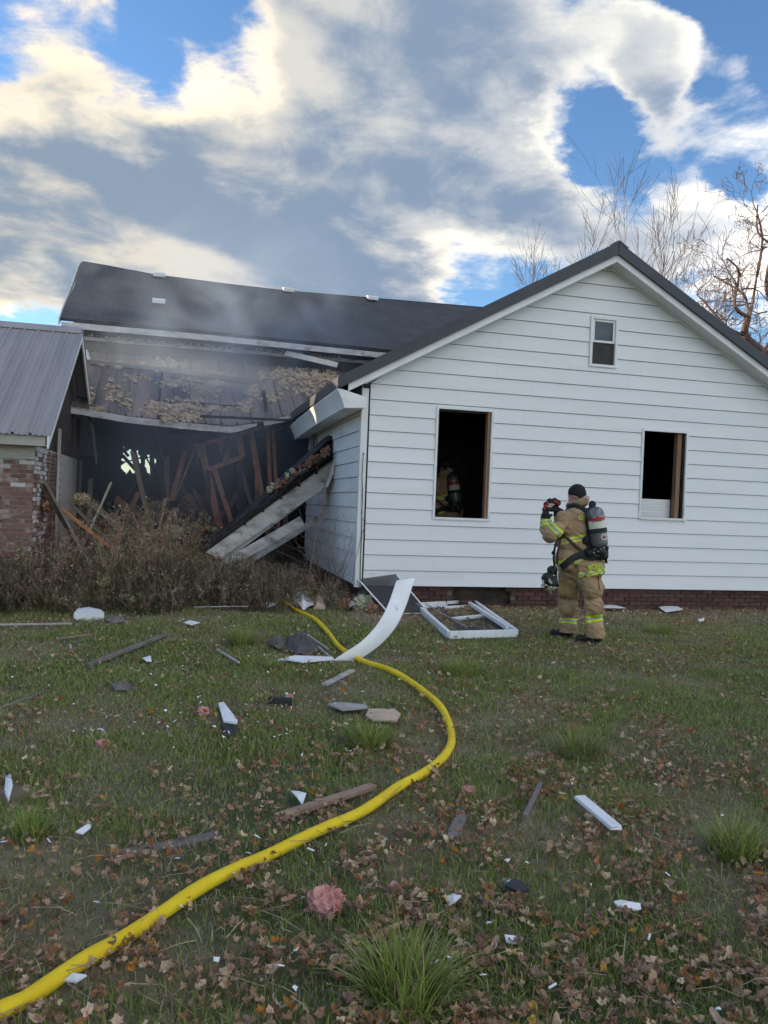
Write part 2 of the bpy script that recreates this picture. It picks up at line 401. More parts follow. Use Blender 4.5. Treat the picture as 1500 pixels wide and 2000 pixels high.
def xlim(z):   # room under the rake at height z
    return max(XL+.10, (z-1.90)/RK), min(XR-.10, 2*XP-(z-1.90)/RK)
def board_front(xa, xb, xa2, xb2, z0, z1):
    return MB().add([(xa, YF-.021, z0), (xb, YF-.021, z0), (xb, YF+.003, z0), (xa, YF+.003, z0),
                     (xa2, YF-.003, z1), (xb2, YF-.003, z1), (xb2, YF+.003, z1), (xa2, YF+.003, z1)],
                    [(0,3,2,1),(4,5,6,7),(0,1,5,4),(1,2,6,5),(2,3,7,6),(3,0,4,7)])
tr = .034
gaps = [(h[0]-tr, h[1]+tr, h[2]-tr, h[3]+tr) for h in holes] + [(attic[0]-.0, attic[1]+.0, attic[2], attic[3])]
k = 0
while True:
    z0 = ZB + k*EXP; z1 = z0 + EXP - .007
    if rake_low(XP) - z0 < .06: break
    l0, r0 = xlim(z0); l1, r1 = xlim(min(z1, rake_low(XP)-.01))
    # split the course where an opening cuts it (whole height or part of it)
    cuts = [g for g in gaps if g[2] < z1-.004 and g[3] > z0+.004]
    zs = sorted({z0, z1, *[c for g in cuts for c in g[2:4] if z0 < c < z1]})
    brk = sorted(rnd.uniform(l0+.6, r0-.6) for _ in range(2)) if r0-l0 > 3 else []
    for zi in range(len(zs)-1):
        a, b = zs[zi], zs[zi+1]
        ta, tb = (a-z0)/(z1-z0), (b-z0)/(z1-z0)
        edges = [(l0+(l1-l0)*ta, l0+(l1-l0)*tb)]
        stops = []
        for g in sorted(cuts):
            if g[2] < b-1e-4 and g[3] > a+1e-4: stops.append(((g[0], g[0]), (g[1], g[1])))
        pos = edges[0]; segs = []
        for s0, s1 in stops: segs.append((pos, s0)); pos = s1
        segs.append((pos, (r0+(r1-r0)*ta, r0+(r1-r0)*tb)))
        for (pa, pa2), (pb, pb2) in segs:
            cur, cur2 = pa, pa2
            for q in brk + [None]:
                if q is None: e, e2 = pb, pb2
                elif cur+.25 < q < pb-.25: e = e2 = q
                else: continue
                if e - cur > .02:
                    fr0 = .018*(1-ta); fr1 = .018*(1-tb)
                    m_ = MB().add([(cur, YF-.003-fr0, a), (e, YF-.003-fr0, a), (e, YF+.003, a), (cur, YF+.003, a),
                                   (cur2, YF-.003-fr1, b), (e2, YF-.003-fr1, b), (e2, YF+.003, b), (cur2, YF+.003, b)],
                                  [(0,3,2,1),(4,5,6,7),(0,1,5,4),(1,2,6,5),(2,3,7,6),(3,0,4,7)])
                    m_.build('siding_board', 'siding', wall)
                cur = cur2 = (e + .0012)
    k += 1
# side wall boards (facing the yard between the houses)
sw = (15.35, 16.05, 1.95, 2.96)     # side window
for k in range(13):
    z0 = ZB + k*EXP; z1 = z0 + EXP - .007
    spans = [(YF+.03, 16.62)]
    if z1 > sw[2] and z0 < sw[3]: spans = [(YF+.03, sw[0]-.03), (sw[1]+.03, 16.62)]
    for a, b in spans:
        MB().add([(XL-.021, a, z0), (XL-.021, b, z0), (XL+.003, b, z0), (XL+.003, a, z0), (XL-.003, a, z1), (XL-.003, b, z1), (XL+.003, b, z1), (XL+.003, a, z1)],
                 [(0,1,2,3),(7,6,5,4),(0,4,5,1),(1,5,6,2),(2,6,7,3),(3,7,4,0)]).build('siding_board', 'siding_sooty', wall)
MB().box(XL-.030, XL+.070, YF-.030, YF-.003, ZB-.03, 3.23).build('corner_board', 'white_trim', house, bevel=.004)
MB().box(XL-.030, XL-.003, YF-.0025, YF+.085, ZB-.03, 3.15).build('corner_board', 'white_trim', house, bevel=.004)
# window openings: trim, jambs, what is left of the frames
def opening(h, name, label):
    x0, x1, z0, z1 = h; e = thing_part('window_opening', house, ((x0+x1)/2, YF, z0), label)
    t = .034; y0, y1 = YF-.032, YF+.004
    MB().box(x0-t, x0, y0, y1, z0-t, z1+t).build('trim', 'white_trim', e)
    MB().box(x1, x1+t, y0, y1, z0-t, z1+t).build('trim', 'white_trim', e)
    MB().box(x0, x1, y0, y1, z1, z1+t).build('trim', 'white_trim', e)
    MB().box(x0, x1, y0-.008, y1, z0-t, z0).build('sill', 'white_trim', e)
    return e
def thing_part(name, parent, loc, label=None):
    o = bpy.data.objects.new(name, None); COL.objects.link(o); o.empty_display_size = .1; o.location = loc
    if label: o['label'] = label
    attach(o, parent); return o
e1 = opening(holes[0], 'window', 'tall empty window opening, a firefighter inside')
MB().box(4.492, 4.539, YF+.005, YF+.10, 1.381, 3.01).build('jamb', 'stud', e1)
MB().box(3.690, 3.715, YF+.02, YF+.12, 1.381, 3.01).build('jamb', 'char_wood', e1)
MB().box(3.716, 4.491, YF+.03, YF+.12, 2.985, 3.011).build('jamb', 'char_wood', e1)
e2 = opening(holes[1], 'window', 'empty window opening with a bare wooden stud at its edge')
MB().beam((7.865, YF+.10, 1.497), (7.875, YF+.10, 2.886), .075, .10, up=Vector((0, 1, 0))).build('stud', 'stud', e2)
MB().box(7.925, 7.945, YF+.02, YF+.11, 1.497, 2.888).build('jamb', 'char_wood', e2)
MB().add([(7.93, YF-.045, 1.50), (8.02, YF-.05, 1.40), (7.985, YF-.04, 1.50), (7.97, YF-.04, 1.72)], [(0, 1, 2, 3)]).build('torn_trim', 'white_trim', e2)
# attic window with two sashes
aw = thing_part('attic_window', house, (6.38, YF, attic[2]), 'small white double-hung attic window')
x0, x1, z0, z1 = attic
def frame(x0, x1, z0, z1, t, ya, yb, name, m, par):
    f = MB().box(x0, x0+t, ya, yb, z0, z1).box(x1-t, x1, ya, yb, z0, z1).box(x0+t, x1-t, ya, yb, z0, z0+t).box(x0+t, x1-t, ya, yb, z1-t, z1)
    return f.build(name, m, par, bevel=.003)
frame(x0, x1, z0, z1, .045, YF-.038, YF+.05, 'frame', 'white_trim', aw)
zm = (z0+z1)/2
frame(x0+.046, x1-.046, zm-.01, z1-.046, .036, YF-.015, YF+.02, 'sash', 'white_trim', aw)
frame(x0+.046, x1-.046, z0+.046, zm+.026, .036, YF+.021, YF+.05, 'sash', 'white_trim', aw)
MB().box(x0+.08, x1-.08, YF+.004, YF+.010, zm+.02, z1-.08).build('pane', 'glass', aw)
MB().box(x0+.08, x1-.08, YF+.034, YF+.040, z0+.08, zm-.008).build('pane', 'glass', aw)
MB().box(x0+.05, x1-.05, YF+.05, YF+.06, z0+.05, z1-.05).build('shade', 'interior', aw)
# side window
sv = thing_part('side_window', house, (XL, sw[0], sw[2]), 'narrow soot-darkened side window')
MB().box(XL-.035, XL+.003, sw[0]-.03, sw[0]+.03, sw[2], sw[3]).build('frame', 'white_dirty', sv)
MB().box(XL-.035, XL+.003, sw[1]-.03, sw[1]+.03, sw[2], sw[3]).build('frame', 'white_dirty', sv)
MB().box(XL-.035, XL+.003, sw[0]+.03, sw[1]-.03, sw[3]-.06, sw[3]).build('frame', 'white_dirty', sv)
MB().box(XL-.008, XL-.004, sw[0]+.03, sw[1]-.03, sw[2], sw[3]-.06).build('pane', 'glass', sv)
MB().box(XL-.020, XL-.009, 15.68, 15.72, sw[2], sw[3]-.06).build('bar', 'white_dirty', sv)
# roof: two metal-clad slopes with deep rake trim, white fascia under it, soffit behind
rf = thing_part('roof', house, (XP, 14, 3))
YO = 11.187
def zl(x): return 2.0125 + .5534*x          # top of the fascia
EX = 2.075
rib_top = .187
def slope(sign):
    def X(x): return x if sign < 0 else 2*XP-x
    pts = [(EX, zl(EX)), (XP, zl(XP)), (XP, zl(XP)+rib_top), (EX, zl(EX)+rib_top-.02)]
    b = MB().prism([(X(x), YO-.03, z) for x, z in pts], (0, 8.6, 0)); b.build('roof_slope', 'roof_metal_dark', rf, bevel=.008)
    f0 = 2.235 if sign < 0 else 2.10
    MB().prism([(X(f0), YO, 1.892+RK*f0), (X(XP), YO, 1.892+RK*XP), (X(XP), YO, zl(XP)-.002), (X(f0), YO, zl(f0)-.002)], (0, .03, 0)).build('fascia', 'white_trim', rf, bevel=.003)
    # soffit boards
    MB().prism([(X(f0), YO+.031, 1.892+RK*f0+.012), (X(XP), YO+.031, 1.892+RK*XP+.012), (X(XP), YO+.031, 1.892+RK*XP+.03), (X(f0), YO+.031, 1.892+RK*f0+.03)], (0, YF-YO-.036, 0)).build('soffit', 'soffit', rf)
    MB().prism([(X(f0+.3), YF-.050, 1.892+RK*(f0+.3)-.012), (X(XP), YF-.050, 1.892+RK*XP-.012), (X(XP), YF-.050, 1.892+RK*XP+.010), (X(f0+.3), YF-.050, 1.892+RK*(f0+.3)+.010)], (0, .026, 0)).build('soffit_trim', 'white_trim', rf)
    for q in range(7):
        x = EX + .5 + q*.62; xx = X(x)
        MB().sphere((xx, YO-.034, zl(x)+.016), .0075, 6, 4).build('screw', 'white_trim', rf)
    lip = MB().prism([(X(EX+.03), YO-.045, zl(EX+.03)-.012), (X(XP), YO-.045, zl(XP)-.012), (X(XP), YO-.045, zl(XP)+.022), (X(EX+.03), YO-.045, zl(EX+.03)+.022)], (0, .014, 0))
    lip.build('roof_edge_trim', 'roof_metal_dark', rf)
slope(-1); slope(1)
cap = MB()
capp = [(-.16, -.088), (-.09, -.042), (-.035, -.006), (0, .004), (.035, -.006), (.09, -.042), (.16, -.088)]
up = [(XP+a, YO-.036, zl(XP)+rib_top+.012+b) for a, b in capp]; dn = [(XP+a, YO-.036, zl(XP)+rib_top-.02+b) for a, b in capp[::-1]]
cap.prism(up+dn, (0, 8.6, 0)).build('ridge_cap', 'roof_metal_dark', rf)
# boxed eave with a curved white face along the yard side
prof = []
zt = zl(EX)+.005
for i in range(9):
    t = i/8; prof.append((EX+.005 + .11*t + .012*math.sin(math.pi*t), zt - .02 - .255*t))
inner = [(XL-.03, zt-.252), (XL-.03, zt-.10), (EX+.05, zt-.005), (EX+.004, zt-.005)]
pl = [(x, z) for x, z in prof] + inner
nseg = 10; ev = MB(); vs = []; n = len(pl)
for j in range(nseg+1):
    y = YO+.005 + (16.35-YO)*j/nseg; dz = -.0 - .10*(j/nseg)**2
    vs += [(x, y, z+dz*(1 if x < XL-.05 else .6)) for x, z in pl]
fs = [(j*n+i, j*n+(i+1) % n, (j+1)*n+(i+1) % n, (j+1)*n+i) for j in range(nseg) for i in range(n)]
fs += [tuple(range(n))[::-1], tuple(nseg*n+i for i in range(n))]
ev.add(vs, fs).build('boxed_eave', 'siding_sooty', rf)
# foundation of brick with a broken patch
MB().box(4.05, 5.02, YF+.15, YF+.25, .04, ZB).build('crawl_backing', 'char_wood', house)  # added dark backing stands for the shade in the open gap
fnd = MB().box(XL+.10, 4.05, YF+.085, YF+.25, -.1, ZB).box(5.02, XR-.1, YF+.085, YF+.25, -.1, ZB).box(4.05, 5.02, YF+.085, YF+.25, -.1, .04).box(XL+.085, XL+.25, YF+.25, 16.6, -.1, ZB).build('foundation', 'mortar_dark', house)
bme = MB().box(-.098, .098, 0, .06, -.028, .028).mesh('brick', 'brick_dark')
bmy = MB().box(0, .06, -.098, .098, -.028, .028).mesh('brick', 'brick_dark')
for r_ in range(5):
    z = .030 + r_*.0655
    for c in range(38):
        x = XL+.2 + c*.207 + (.1 if r_ % 2 else 0)
        if x > XR-.1 or (3.98 < x < 5.08 and r_ > 0 and rnd.random() < (.96 if 4.05 < x < 5.0 else .45)): continue
        o = link('brick', bme, None); o.location = (x, YF+.045+rnd.uniform(-.006, .006), z); o.rotation_euler = (0, 0, rnd.uniform(-.02, .02)); attach(o, fnd)
    for c in range(20):
        o = link('brick', bmy, None); o.location = (XL+.045+rnd.uniform(-.006, .006), YF+.25+c*.207+(.1 if r_ % 2 else 0), z); attach(o, fnd)
# rooms behind the openings
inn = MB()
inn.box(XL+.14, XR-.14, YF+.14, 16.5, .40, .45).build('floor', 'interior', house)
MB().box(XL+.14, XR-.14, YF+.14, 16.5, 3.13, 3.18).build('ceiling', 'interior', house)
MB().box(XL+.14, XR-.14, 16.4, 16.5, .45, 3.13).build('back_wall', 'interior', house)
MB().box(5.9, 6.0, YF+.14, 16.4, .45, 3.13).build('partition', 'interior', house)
pw = thing_part('panelled_wall', house, (4.8, 13.6, .45))
for i in range(11):
    MB().box(4.42+i*.10, 4.42+i*.10+.092, 13.9-.012*(i % 2), 13.95, .46, 3.12).build('panel_board', 'panelling', pw)
bl = thing('window_blind', 'white ribbed panel standing inside the opening with the wooden stud', 'blind', (7.45, 12.05, 1.35))
for i in range(8):
    MB().box(7.10, 7.825, 11.66+(.004 if i % 2 else 0), 11.69, 1.44+i*.045, 1.44+i*.045+.041).build('slat', 'white_trim', bl)
MB().box(7.08, 7.845, 11.695, 11.73, 1.30, 1.80).build('backing', 'white_dirty', bl)
MB().box(7.08, 7.12, 11.695, 11.73, .45, 1.299).build('leg', 'white_dirty', bl)
MB().box(7.80, 7.84, 11.695, 11.73, .45, 1.299).build('leg', 'white_dirty', bl)
# dead creeper on the corner board
vp = [onY(x, y, YF-.045) for x, y in [(703, 1150), (704, 1100), (706, 1050), (707, 1000), (708, 960), (707, 930), (709, 900), (710, 886)]]
v2 = [onY(x, y, YF-.05) for x, y in [(688, 1135), (693, 1100), (702, 1065), (706, 1045), (712, 1030), (711, 1018), (707, 1010)]]
cr = MB().tube(vp, [.006, .006, .007, .006, .007, .005, .005, .003], 5).tube(v2, .003, 4).sphere(vp[-1], .012, 6, 4).sphere(vp[3], .012, 6, 4)
tag(cr.build('creeper', 'vine'), 'thin dead creeper stem climbing the white corner board', 'vine')

# ------------------------------------------------------------------ the burned house behind, its porch roof hanging
burn = thing('burned_house', 'burned-out house with a sagging dark shingle roof and torn-open front', 'house', (1, 20, 0))
BY0, BY1, BYB = 18.72, 22.0, 25.3
def ridge_z(x): return float(np.interp(x, [-2.8, -2.2, -.94, 1.0, 2.57, 4.88, 8, 12], [7.47, 7.43, 7.32, 7.27, 7.255, 7.30, 7.36, 7.40]))
def eave_z(x): return float(np.interp(x, [-2.8, .4, 4.6, 12], [5.335, 5.33, 5.27, 5.25]))
rme = bpy.data.meshes.new('roof'); vs = []; fs = []; uvs = []
XB = np.linspace(-2.72, 11.5, 56); S = np.linspace(0, 1, 16)
for s_ in S:
    for x in XB:
        z = eave_z(x)*(1-s_) + ridge_z(x)*s_ - .07*math.sin(math.pi*s_)*math.exp(-((x-1.2)/3)**2) + .012*noise.noise(Vector((x*1.4, s_*4, 2)))
        xl_ = x + (.0 if x > -2.6 else -.06*math.sin(s_*9)*(.5))
        vs.append((xl_, BY0+(BY1-BY0)*s_, z))
m_ = len(XB); ln = math.hypot(BY1-BY0, 2.1)
fs = [(j*m_+i, j*m_+i+1, (j+1)*m_+i+1, (j+1)*m_+i) for j in range(len(S)-1) for i in range(m_-1)]
rme.from_pydata(vs, [], fs); uvl = rme.uv_layers.new(name='UVMap')
for lp in rme.loops:
    v_ = vs[lp.vertex_index]; uvl.data[lp.index].uv = (v_[0], (v_[1]-BY0)/(BY1-BY0)*ln)
rme.materials.append(MATS['shingles']); rme.update()
br = link('roof', rme, burn); sd = br.modifiers.new('thick', 'SOLIDIFY'); sd.thickness = .07; sd.offset = -1
bk = MB()
for i in range(0, 55):
    xa, xb = XB[i], XB[i+1]
    bk.add([(xa, BY1, ridge_z(xa)-.01), (xb, BY1, ridge_z(xb)-.01), (xb, BYB, 5.3), (xa, BYB, 5.3)], [(0, 3, 2, 1)])
bo = bk.build('roof_back', 'shingles', burn); sd = bo.modifiers.new('thick', 'SOLIDIFY'); sd.thickness = .06; sd.offset = -1
# roof vents, pale metal
def broof(px, py):     # meet the sight line with the sagging front slope
    lo, hi = BY0, BY1
    for _ in range(40):
        mid = (lo+hi)/2; p = onY(px, py, mid); s_ = (mid-BY0)/(BY1-BY0)
        if p.z > eave_z(p.x)*(1-s_)+ridge_z(p.x)*s_: lo = mid
        else: hi = mid
    return p
for px, py in ((311, 543), (310, 595), (563, 572), (727, 588)):
    p = broof(px, py); c = p + Vector((0, 0, .05))
    a = MB(); w_ = .15
    a.add([(c.x-w_, c.y-.12, c.z-.05), (c.x+w_, c.y-.12, c.z-.05), (c.x+w_, c.y+.12, c.z+.09), (c.x-w_, c.y+.12, c.z+.09),
           (c.x-w_, c.y-.14, c.z+.045), (c.x+w_, c.y-.14, c.z+.045), (c.x+w_, c.y+.12, c.z+.13), (c.x-w_, c.y+.12, c.z+.13)],
          [(0,3,2,1),(4,5,6,7),(0,1,5,4),(1,2,6,5),(2,3,7,6),(3,0,4,7)]).build('roof_vent', 'white_trim', burn, bevel=.01)
def strip(x0, x1, y, za, zb, th, name, m, wob=0.0, nseg=12, par=None, dy=0):
    b = MB(); vs = []
    for i in range(nseg+1):
        x = x0+(x1-x0)*i/nseg; o = wob*noise.noise(Vector((x*1.1, x0*.7+y, 3)))
        zA = za(x) if callable(za) else za; zB = zb(x) if callable(zb) else zb
        vs += [(x, y, zA+o), (x, y+th, zA+o), (x, y+th, zB+o), (x, y, zB+o)]
    fs = [(i*4+k, (i+1)*4+k, (i+1)*4+(k+1) % 4, i*4+(k+1) % 4) for i in range(nseg) for k in range(4)] + [(3, 2, 1, 0), tuple(nseg*4+k for k in range(4))]
    return b.add(vs, fs).build(name, m, par or burn)
strip(-2.70, 8, BY0+.01, lambda x: eave_z(x)-.215, lambda x: eave_z(x)-.085, .03, 'fascia', 'white_grimy', .015)
strip(-2.70, 8, BY0+.041, lambda x: eave_z(x)-.200, lambda x: eave_z(x)-.18, .50, 'soffit', 'char')
strip(-2.45, 4.6, 19.10, 4.955, 5.03, .05, 'frieze_board', 'white_grimy', .03)
strip(-2.45, 8, 19.16, 4.45, 5.16, .12, 'upper_wall', 'char_wood')
# left gable end
gp = [(-2.5, 18.95, 4.4), (-2.5, 25.2, 4.4), (-2.5, 25.2, 5.22), (-2.5, BY1, 7.26), (-2.5, 18.95, 5.22)]
MB().prism(gp, (.12, 0, 0)).build('gable_wall', 'char_wood', burn)
rk = [(-2.76, BY0+.0, eave_z(-2.7)-.16), (-2.79, BY1, ridge_z(-2.7)-.14), (-2.79, BY1, ridge_z(-2.7)+.01), (-2.76, BY0+.0, eave_z(-2.7)+.0)]
MB().prism(rk, (.03, 0, 0)).build('rake_board', 'white_dirty', burn)
rk = [(-2.79, BY1+.01, ridge_z(-2.7)-.14), (-2.79, BYB, 5.15), (-2.79, BYB, 5.30), (-2.79, BY1+.01, ridge_z(-2.7)+.01)]
MB().prism(rk, (.03, 0, 0)).build('rake_board', 'white_dirty', burn)
# walls and floors round the burned rooms
MB().box(-2.5, -2.38, 16.75, 25.2, 0, 4.39).build('side_wall', 'char', burn)
MB().box(9.0, 9.12, 19.3, 25.2, 0, 5.1).build('side_wall', 'char', burn)
MB().box(-2.37, 9, 16.8, 25.0, -.02, .06).build('floor', 'char', burn)
MB().box(-2.37, 9, 17.1, 25.05, 3.42, 3.50).build('ceiling', 'char', burn)
MB().box(4.4, 4.5, 16.8, 25, .07, 3.41).build('inner_wall', 'char', burn)
# rear wall with two broken-out windows that show the sky
bw = MB(); hx = [(-1.80, -1.24, 2.12, 2.92), (-1.12, -.80, 2.10, 2.80)]
bw.box(-2.37, hx[0][0], 24.9, 25.03, .07, 3.41).box(hx[0][1], hx[1][0], 24.9, 25.03, .07, 3.41).box(hx[1][1], 9, 24.9, 25.03, .07, 3.41)
for h in hx: bw.box(h[0], h[1], 24.9, 25.03, .07, h[2]).box(h[0], h[1], 24.9, 25.03, h[3], 3.41)
rear = bw.build('rear_wall', 'char', burn)
def bb(a, b, w_, h_, m='char_wood', name='charred_board', par=None, Y=24.7, up=Vector((0, 1, 0))):
    pa, pb = (onY(*a, Y) if len(a) == 2 else onY(a[0], a[1], a[2])), (onY(*b, Y) if len(b) == 2 else onY(b[0], b[1], b[2]))
    return MB().beam(pa, pb, w_, h_, up, jag=.06, rr=rnd).build(name, m, par or burn)
for a, b, w_ in (((240, 890), (275, 930), .10), ((233, 905), (272, 895), .04), ((284, 890), (302, 925), .05), ((236, 873), (250, 890), .09), ((255, 870), (262, 884), .10), ((285, 893), (306, 893), .03), ((262, 872), (275, 925), .07)):
    bb(a, b, w_, .06, 'char')

# porch roof: sagging metal sheets
def ce(x): return float(np.interp(x, [-2.4, -2.28, -1.08, -.11, .88, 1.59, 2.11, 3.0, 5], [3.21, 3.20, 3.06, 3.01, 2.98, 3.12, 3.28, 3.35, 3.4]))
CY0, CY1 = 16.3, 19.2
def croof(x, s_): return Vector((x, CY0+(CY1-CY0)*s_, ce(x)*(1-s_)+4.74*s_ - .08*math.sin(math.pi*s_)*math.exp(-((x-.6)/1.6)**2) + .03*noise.noise(Vector((x*.9, s_*2.5, 5)))))
porch = thing_part('porch_roof', burn, (0, 17.5, 3))
def rib_profile(w_, n, hgt):
    p = []
    for i in range(n):
        x = i*w_/n; d = w_/n
        p += [(x, 0), (x+.012, hgt), (x+.034, hgt), (x+.046, 0), (x+d*.40, 0), (x+d*.42, .012), (x+d*.48, .012), (x+d*.50, 0), (x+d*.72, 0), (x+d*.74, .012), (x+d*.80, .012), (x+d*.82, 0)]
    return p + [(w_, 0)]
px_ = -2.36; q = 0
while px_ < 4.7:
    w_ = .61; prof = rib_profile(w_-.012, 2, .042); rows = 9; b = MB(); vs = []
    skew = rnd.uniform(-.02, .02); lift = rnd.uniform(0, .02); s0 = -.005 + rnd.uniform(-.012, .006)
    for j in range(rows+1):
        s_ = s0 + (1.0-s0)*j/rows
        for (dx, h) in prof:
            p = croof(px_+dx+skew*s_, s_); p.z += h + lift*(1-s_); vs.append(p)
    n = len(prof)
    fs = [(j*n+i, j*n+i+1, (j+1)*n+i+1, (j+1)*n+i) for j in range(rows) for i in range(n-1)]
    b.add(vs, fs).build('roof_sheet', 'roof_metal_burnt', porch); px_ += w_; q += 1
# deck under the sheets and the hanging white eave board
dk = MB(); vs = []
for i in range(25):
    x = -2.36 + 7.0*i/24
    for s_ in (0.012, .25, .5, .75, 1): p = croof(x, s_); vs.append((p.x, p.y, p.z-.05))
dk.add(vs, [(i*5+j, (i+1)*5+j, (i+1)*5+j+1, i*5+j+1) for i in range(24) for j in range(4)])
d_ = dk.build('roof_deck', 'char', porch); sd = d_.modifiers.new('t', 'SOLIDIFY'); sd.thickness = .03; sd.offset = -1
eb = MB(); vs = []
for i in range(31):
    x = -2.34 + 3.75*i/30; z = ce(x)-.015; jg = .012*noise.noise(Vector((x*6, 0, 0))); h = .125 if x < 1.0 else .125-.07*(x-1.0)/.4
    vs += [(x, CY0-.035, z-h+jg), (x, CY0-.008, z-h+jg), (x, CY0-.008, z), (x, CY0-.035, z)]
eb.add(vs, [(i*4+k, (i+1)*4+k, (i+1)*4+(k+1) % 4, i*4+(k+1) % 4) for i in range(30) for k in range(4)] + [(3, 2, 1, 0), tuple(120+k for k in range(4))]).build('eave_board', 'white_grimy', porch)
bb((520, 826, 16.2), (590, 812, 16.2), .10, .03, 'white_dirty', 'eave_board', porch)
# loose beams lying on the porch roof
def on_c(px, py):
    lo, hi = CY0-.3, CY1+.3
    for _ in range(40):
        mid = (lo+hi)/2; p = onY(px, py, mid)
        s_ = (mid-CY0)/(CY1-CY0)
        if p.z > croof(p.x, s_).z: lo = mid
        else: hi = mid
    return p
def beam_c(a, b, w_, h_, m, name='fallen_beam'):
    pa, pb = on_c(*a)+Vector((0, 0, .06)), on_c(*b)+Vector((0, 0, .06))
    return MB().beam(pa, pb, w_, h_, jag=.04, rr=rnd).build(name, m, porch)
beam_c((165, 712), (330, 728), .10, .10, 'wood_grey'); beam_c((335, 729), (505, 752), .10, .09, 'wood_grey')
beam_c((168, 690), (175, 712), .05, .05, 'white_dirty'); beam_c((620, 718), (660, 706), .06, .03, 'white_dirty')
bb((395, 813, 16.15), (590, 822, 16.05), .05, .06, 'char', 'fallen_beam', porch)
bb((515, 765, 17.0), (520, 800, 16.7), .06, .06, 'char', 'fallen_beam', porch)
bb((560, 690, 18.9), (655, 712, 18.6), .12, .03, 'white_dirty', 'fallen_beam', porch)
# insulation blown out over the roof: nobody could count it
ins = MB(); sd_ = 0
clusters = [(200, 712, 40, 6, 12), (260, 716, 40, 7, 16), (320, 712, 30, 12, 22), (345, 715, 18, 8, 12), (425, 733, 28, 6, 14), (265, 742, 26, 7, 14), (330, 748, 22, 8, 16), (360, 752, 40, 8, 24), (405, 765, 30, 14, 26), (415, 755, 20, 8, 14),
            (300, 798, 20, 14, 20), (345, 800, 30, 14, 34), (372, 790, 24, 14, 26), (325, 818, 20, 8, 14), (370, 818, 24, 8, 20), (425, 800, 28, 8, 22), (470, 796, 30, 10, 24), (500, 770, 24, 16, 20), (535, 780, 18, 14, 14),
            (530, 735, 30, 10, 18), (575, 745, 40, 16, 34), (610, 735, 30, 14, 24), (640, 740, 26, 12, 20), (560, 728, 24, 6, 12), (665, 722, 20, 8, 12), (670, 705, 24, 6, 14), (600, 765, 30, 14, 20), (215, 770, 8, 26, 10), (178, 775, 5, 24, 10), (232, 775, 6, 22, 9), (250, 790, 6, 14, 6), (195, 800, 8, 8, 5)]
for cx, cy_, sx, sy, n in clusters:
    for _ in range(int(n*2.2)):
        px, py = cx+rnd.gauss(0, sx*.55), cy_+rnd.gauss(0, sy*.55)
        p = on_c(px, py)
        if p.x > 3.6 or p.y > 19.1: continue
        sd_ += 1; lump_into(ins, p+Vector((0, 0, .02)), rnd.uniform(.018, .070), sd_, amp=.5, freq=2.2, seg=7, ring=5, squash=.7)
for i in range(130):
    x = rnd.uniform(-2.2, 3.6); sd_ += 1
    lump_into(ins, (x, 19.07+rnd.uniform(-.05, .02), 5.04+rnd.uniform(-.03, .03)), rnd.uniform(.015, .045), sd_, amp=.5, freq=2.2, seg=7, ring=5, squash=.7)
tag(ins.build('roof_insulation', 'insul_tan', smooth=False), 'tan loose insulation blown across the sagging porch roof', 'insulation', kind='stuff')

# posts and torn corner on the left of the opening
def post(a, b, w_, h_, m, name='post', Y=16.7):
    return bb((*a, Y), (*b, Y), w_, h_, m, name, burn)
post((128, 808), (120, 1010), .09, .10, 'wood_post'); post((117, 806), (107, 1000), .06, .08, 'white_dirty', Y=16.3); post((144, 815), (136, 1000), .07, .06, 'wood_grey', Y=16.9)
post((152, 812), (147, 1010), .10, .10, 'char_wood', Y=17.4)

# ------------------------------------------------------------------ brick wing on the left
wing = thing('brick_wing', 'brick wing under a brown ribbed metal roof', 'building', (-4, 14, 0))
DX1 = -1.86; DX0 = -24.0; DYE, DYR, DYB = 11.98, 15.2, 18.45  # wing stretched far out of view so its shadow covers the lawn
def droof(s_): return DYE+(DYR-DYE)*s_, 2.335+(4.42-2.335)*s_
dr = thing_part('roof', wing, (-4, 14, 3))
x = DX1; q = 0
while x > DX0:
    w_ = .914 if q < 5 else 3.65
    prof = rib_profile(w_-.006, 4 if q < 5 else 16, .038); vs = []; n = len(prof)
    for s_ in (-.015+rnd.uniform(-.004, .004), .5, 1.0):
        yy, zz = droof(s_)
        for dx, h in prof: vs.append((x-w_+dx, yy-h*.5, zz+h*.85))
    b = MB().add(vs, [(j*n+i, j*n+i+1, (j+1)*n+i+1, (j+1)*n+i) for j in range(2) for i in range(n-1)])
    b.build('roof_sheet', 'roof_metal_brown', dr)
    vs = []
    for s_ in (0, 1.0):
        yy = DYR+(DYB-DYR)*s_; zz = 4.42+(2.33-4.42)*s_
        for dx, h in prof: vs.append((x-w_+dx, yy+h*.5, zz+h*.85))
    MB().add(vs, [(i, i+1, n+i+1, n+i) for i in range(n-1)]).build('roof_sheet', 'roof_metal_brown', dr)
    x -= w_; q += 1
MB().prism([(DX0, DYR-.15, 4.345), (DX0, DYR, 4.452), (DX0, DYR+.15, 4.345), (DX0, DYR+.15, 4.365), (DX0, DYR, 4.475), (DX0, DYR-.15, 4.365)], (DX1-DX0+.02, 0, 0)).build('ridge_cap', 'roof_metal_brown', dr)
MB().box(DX0, DX1-.02, DYE+.005, DYE+.03, 2.165, 2.315).build('fascia', 'beige_paint', dr)
MB().box(DX0, DX1-.03, DYE+.031, 12.40, 2.175, 2.195).build('soffit', 'beige_paint', dr)
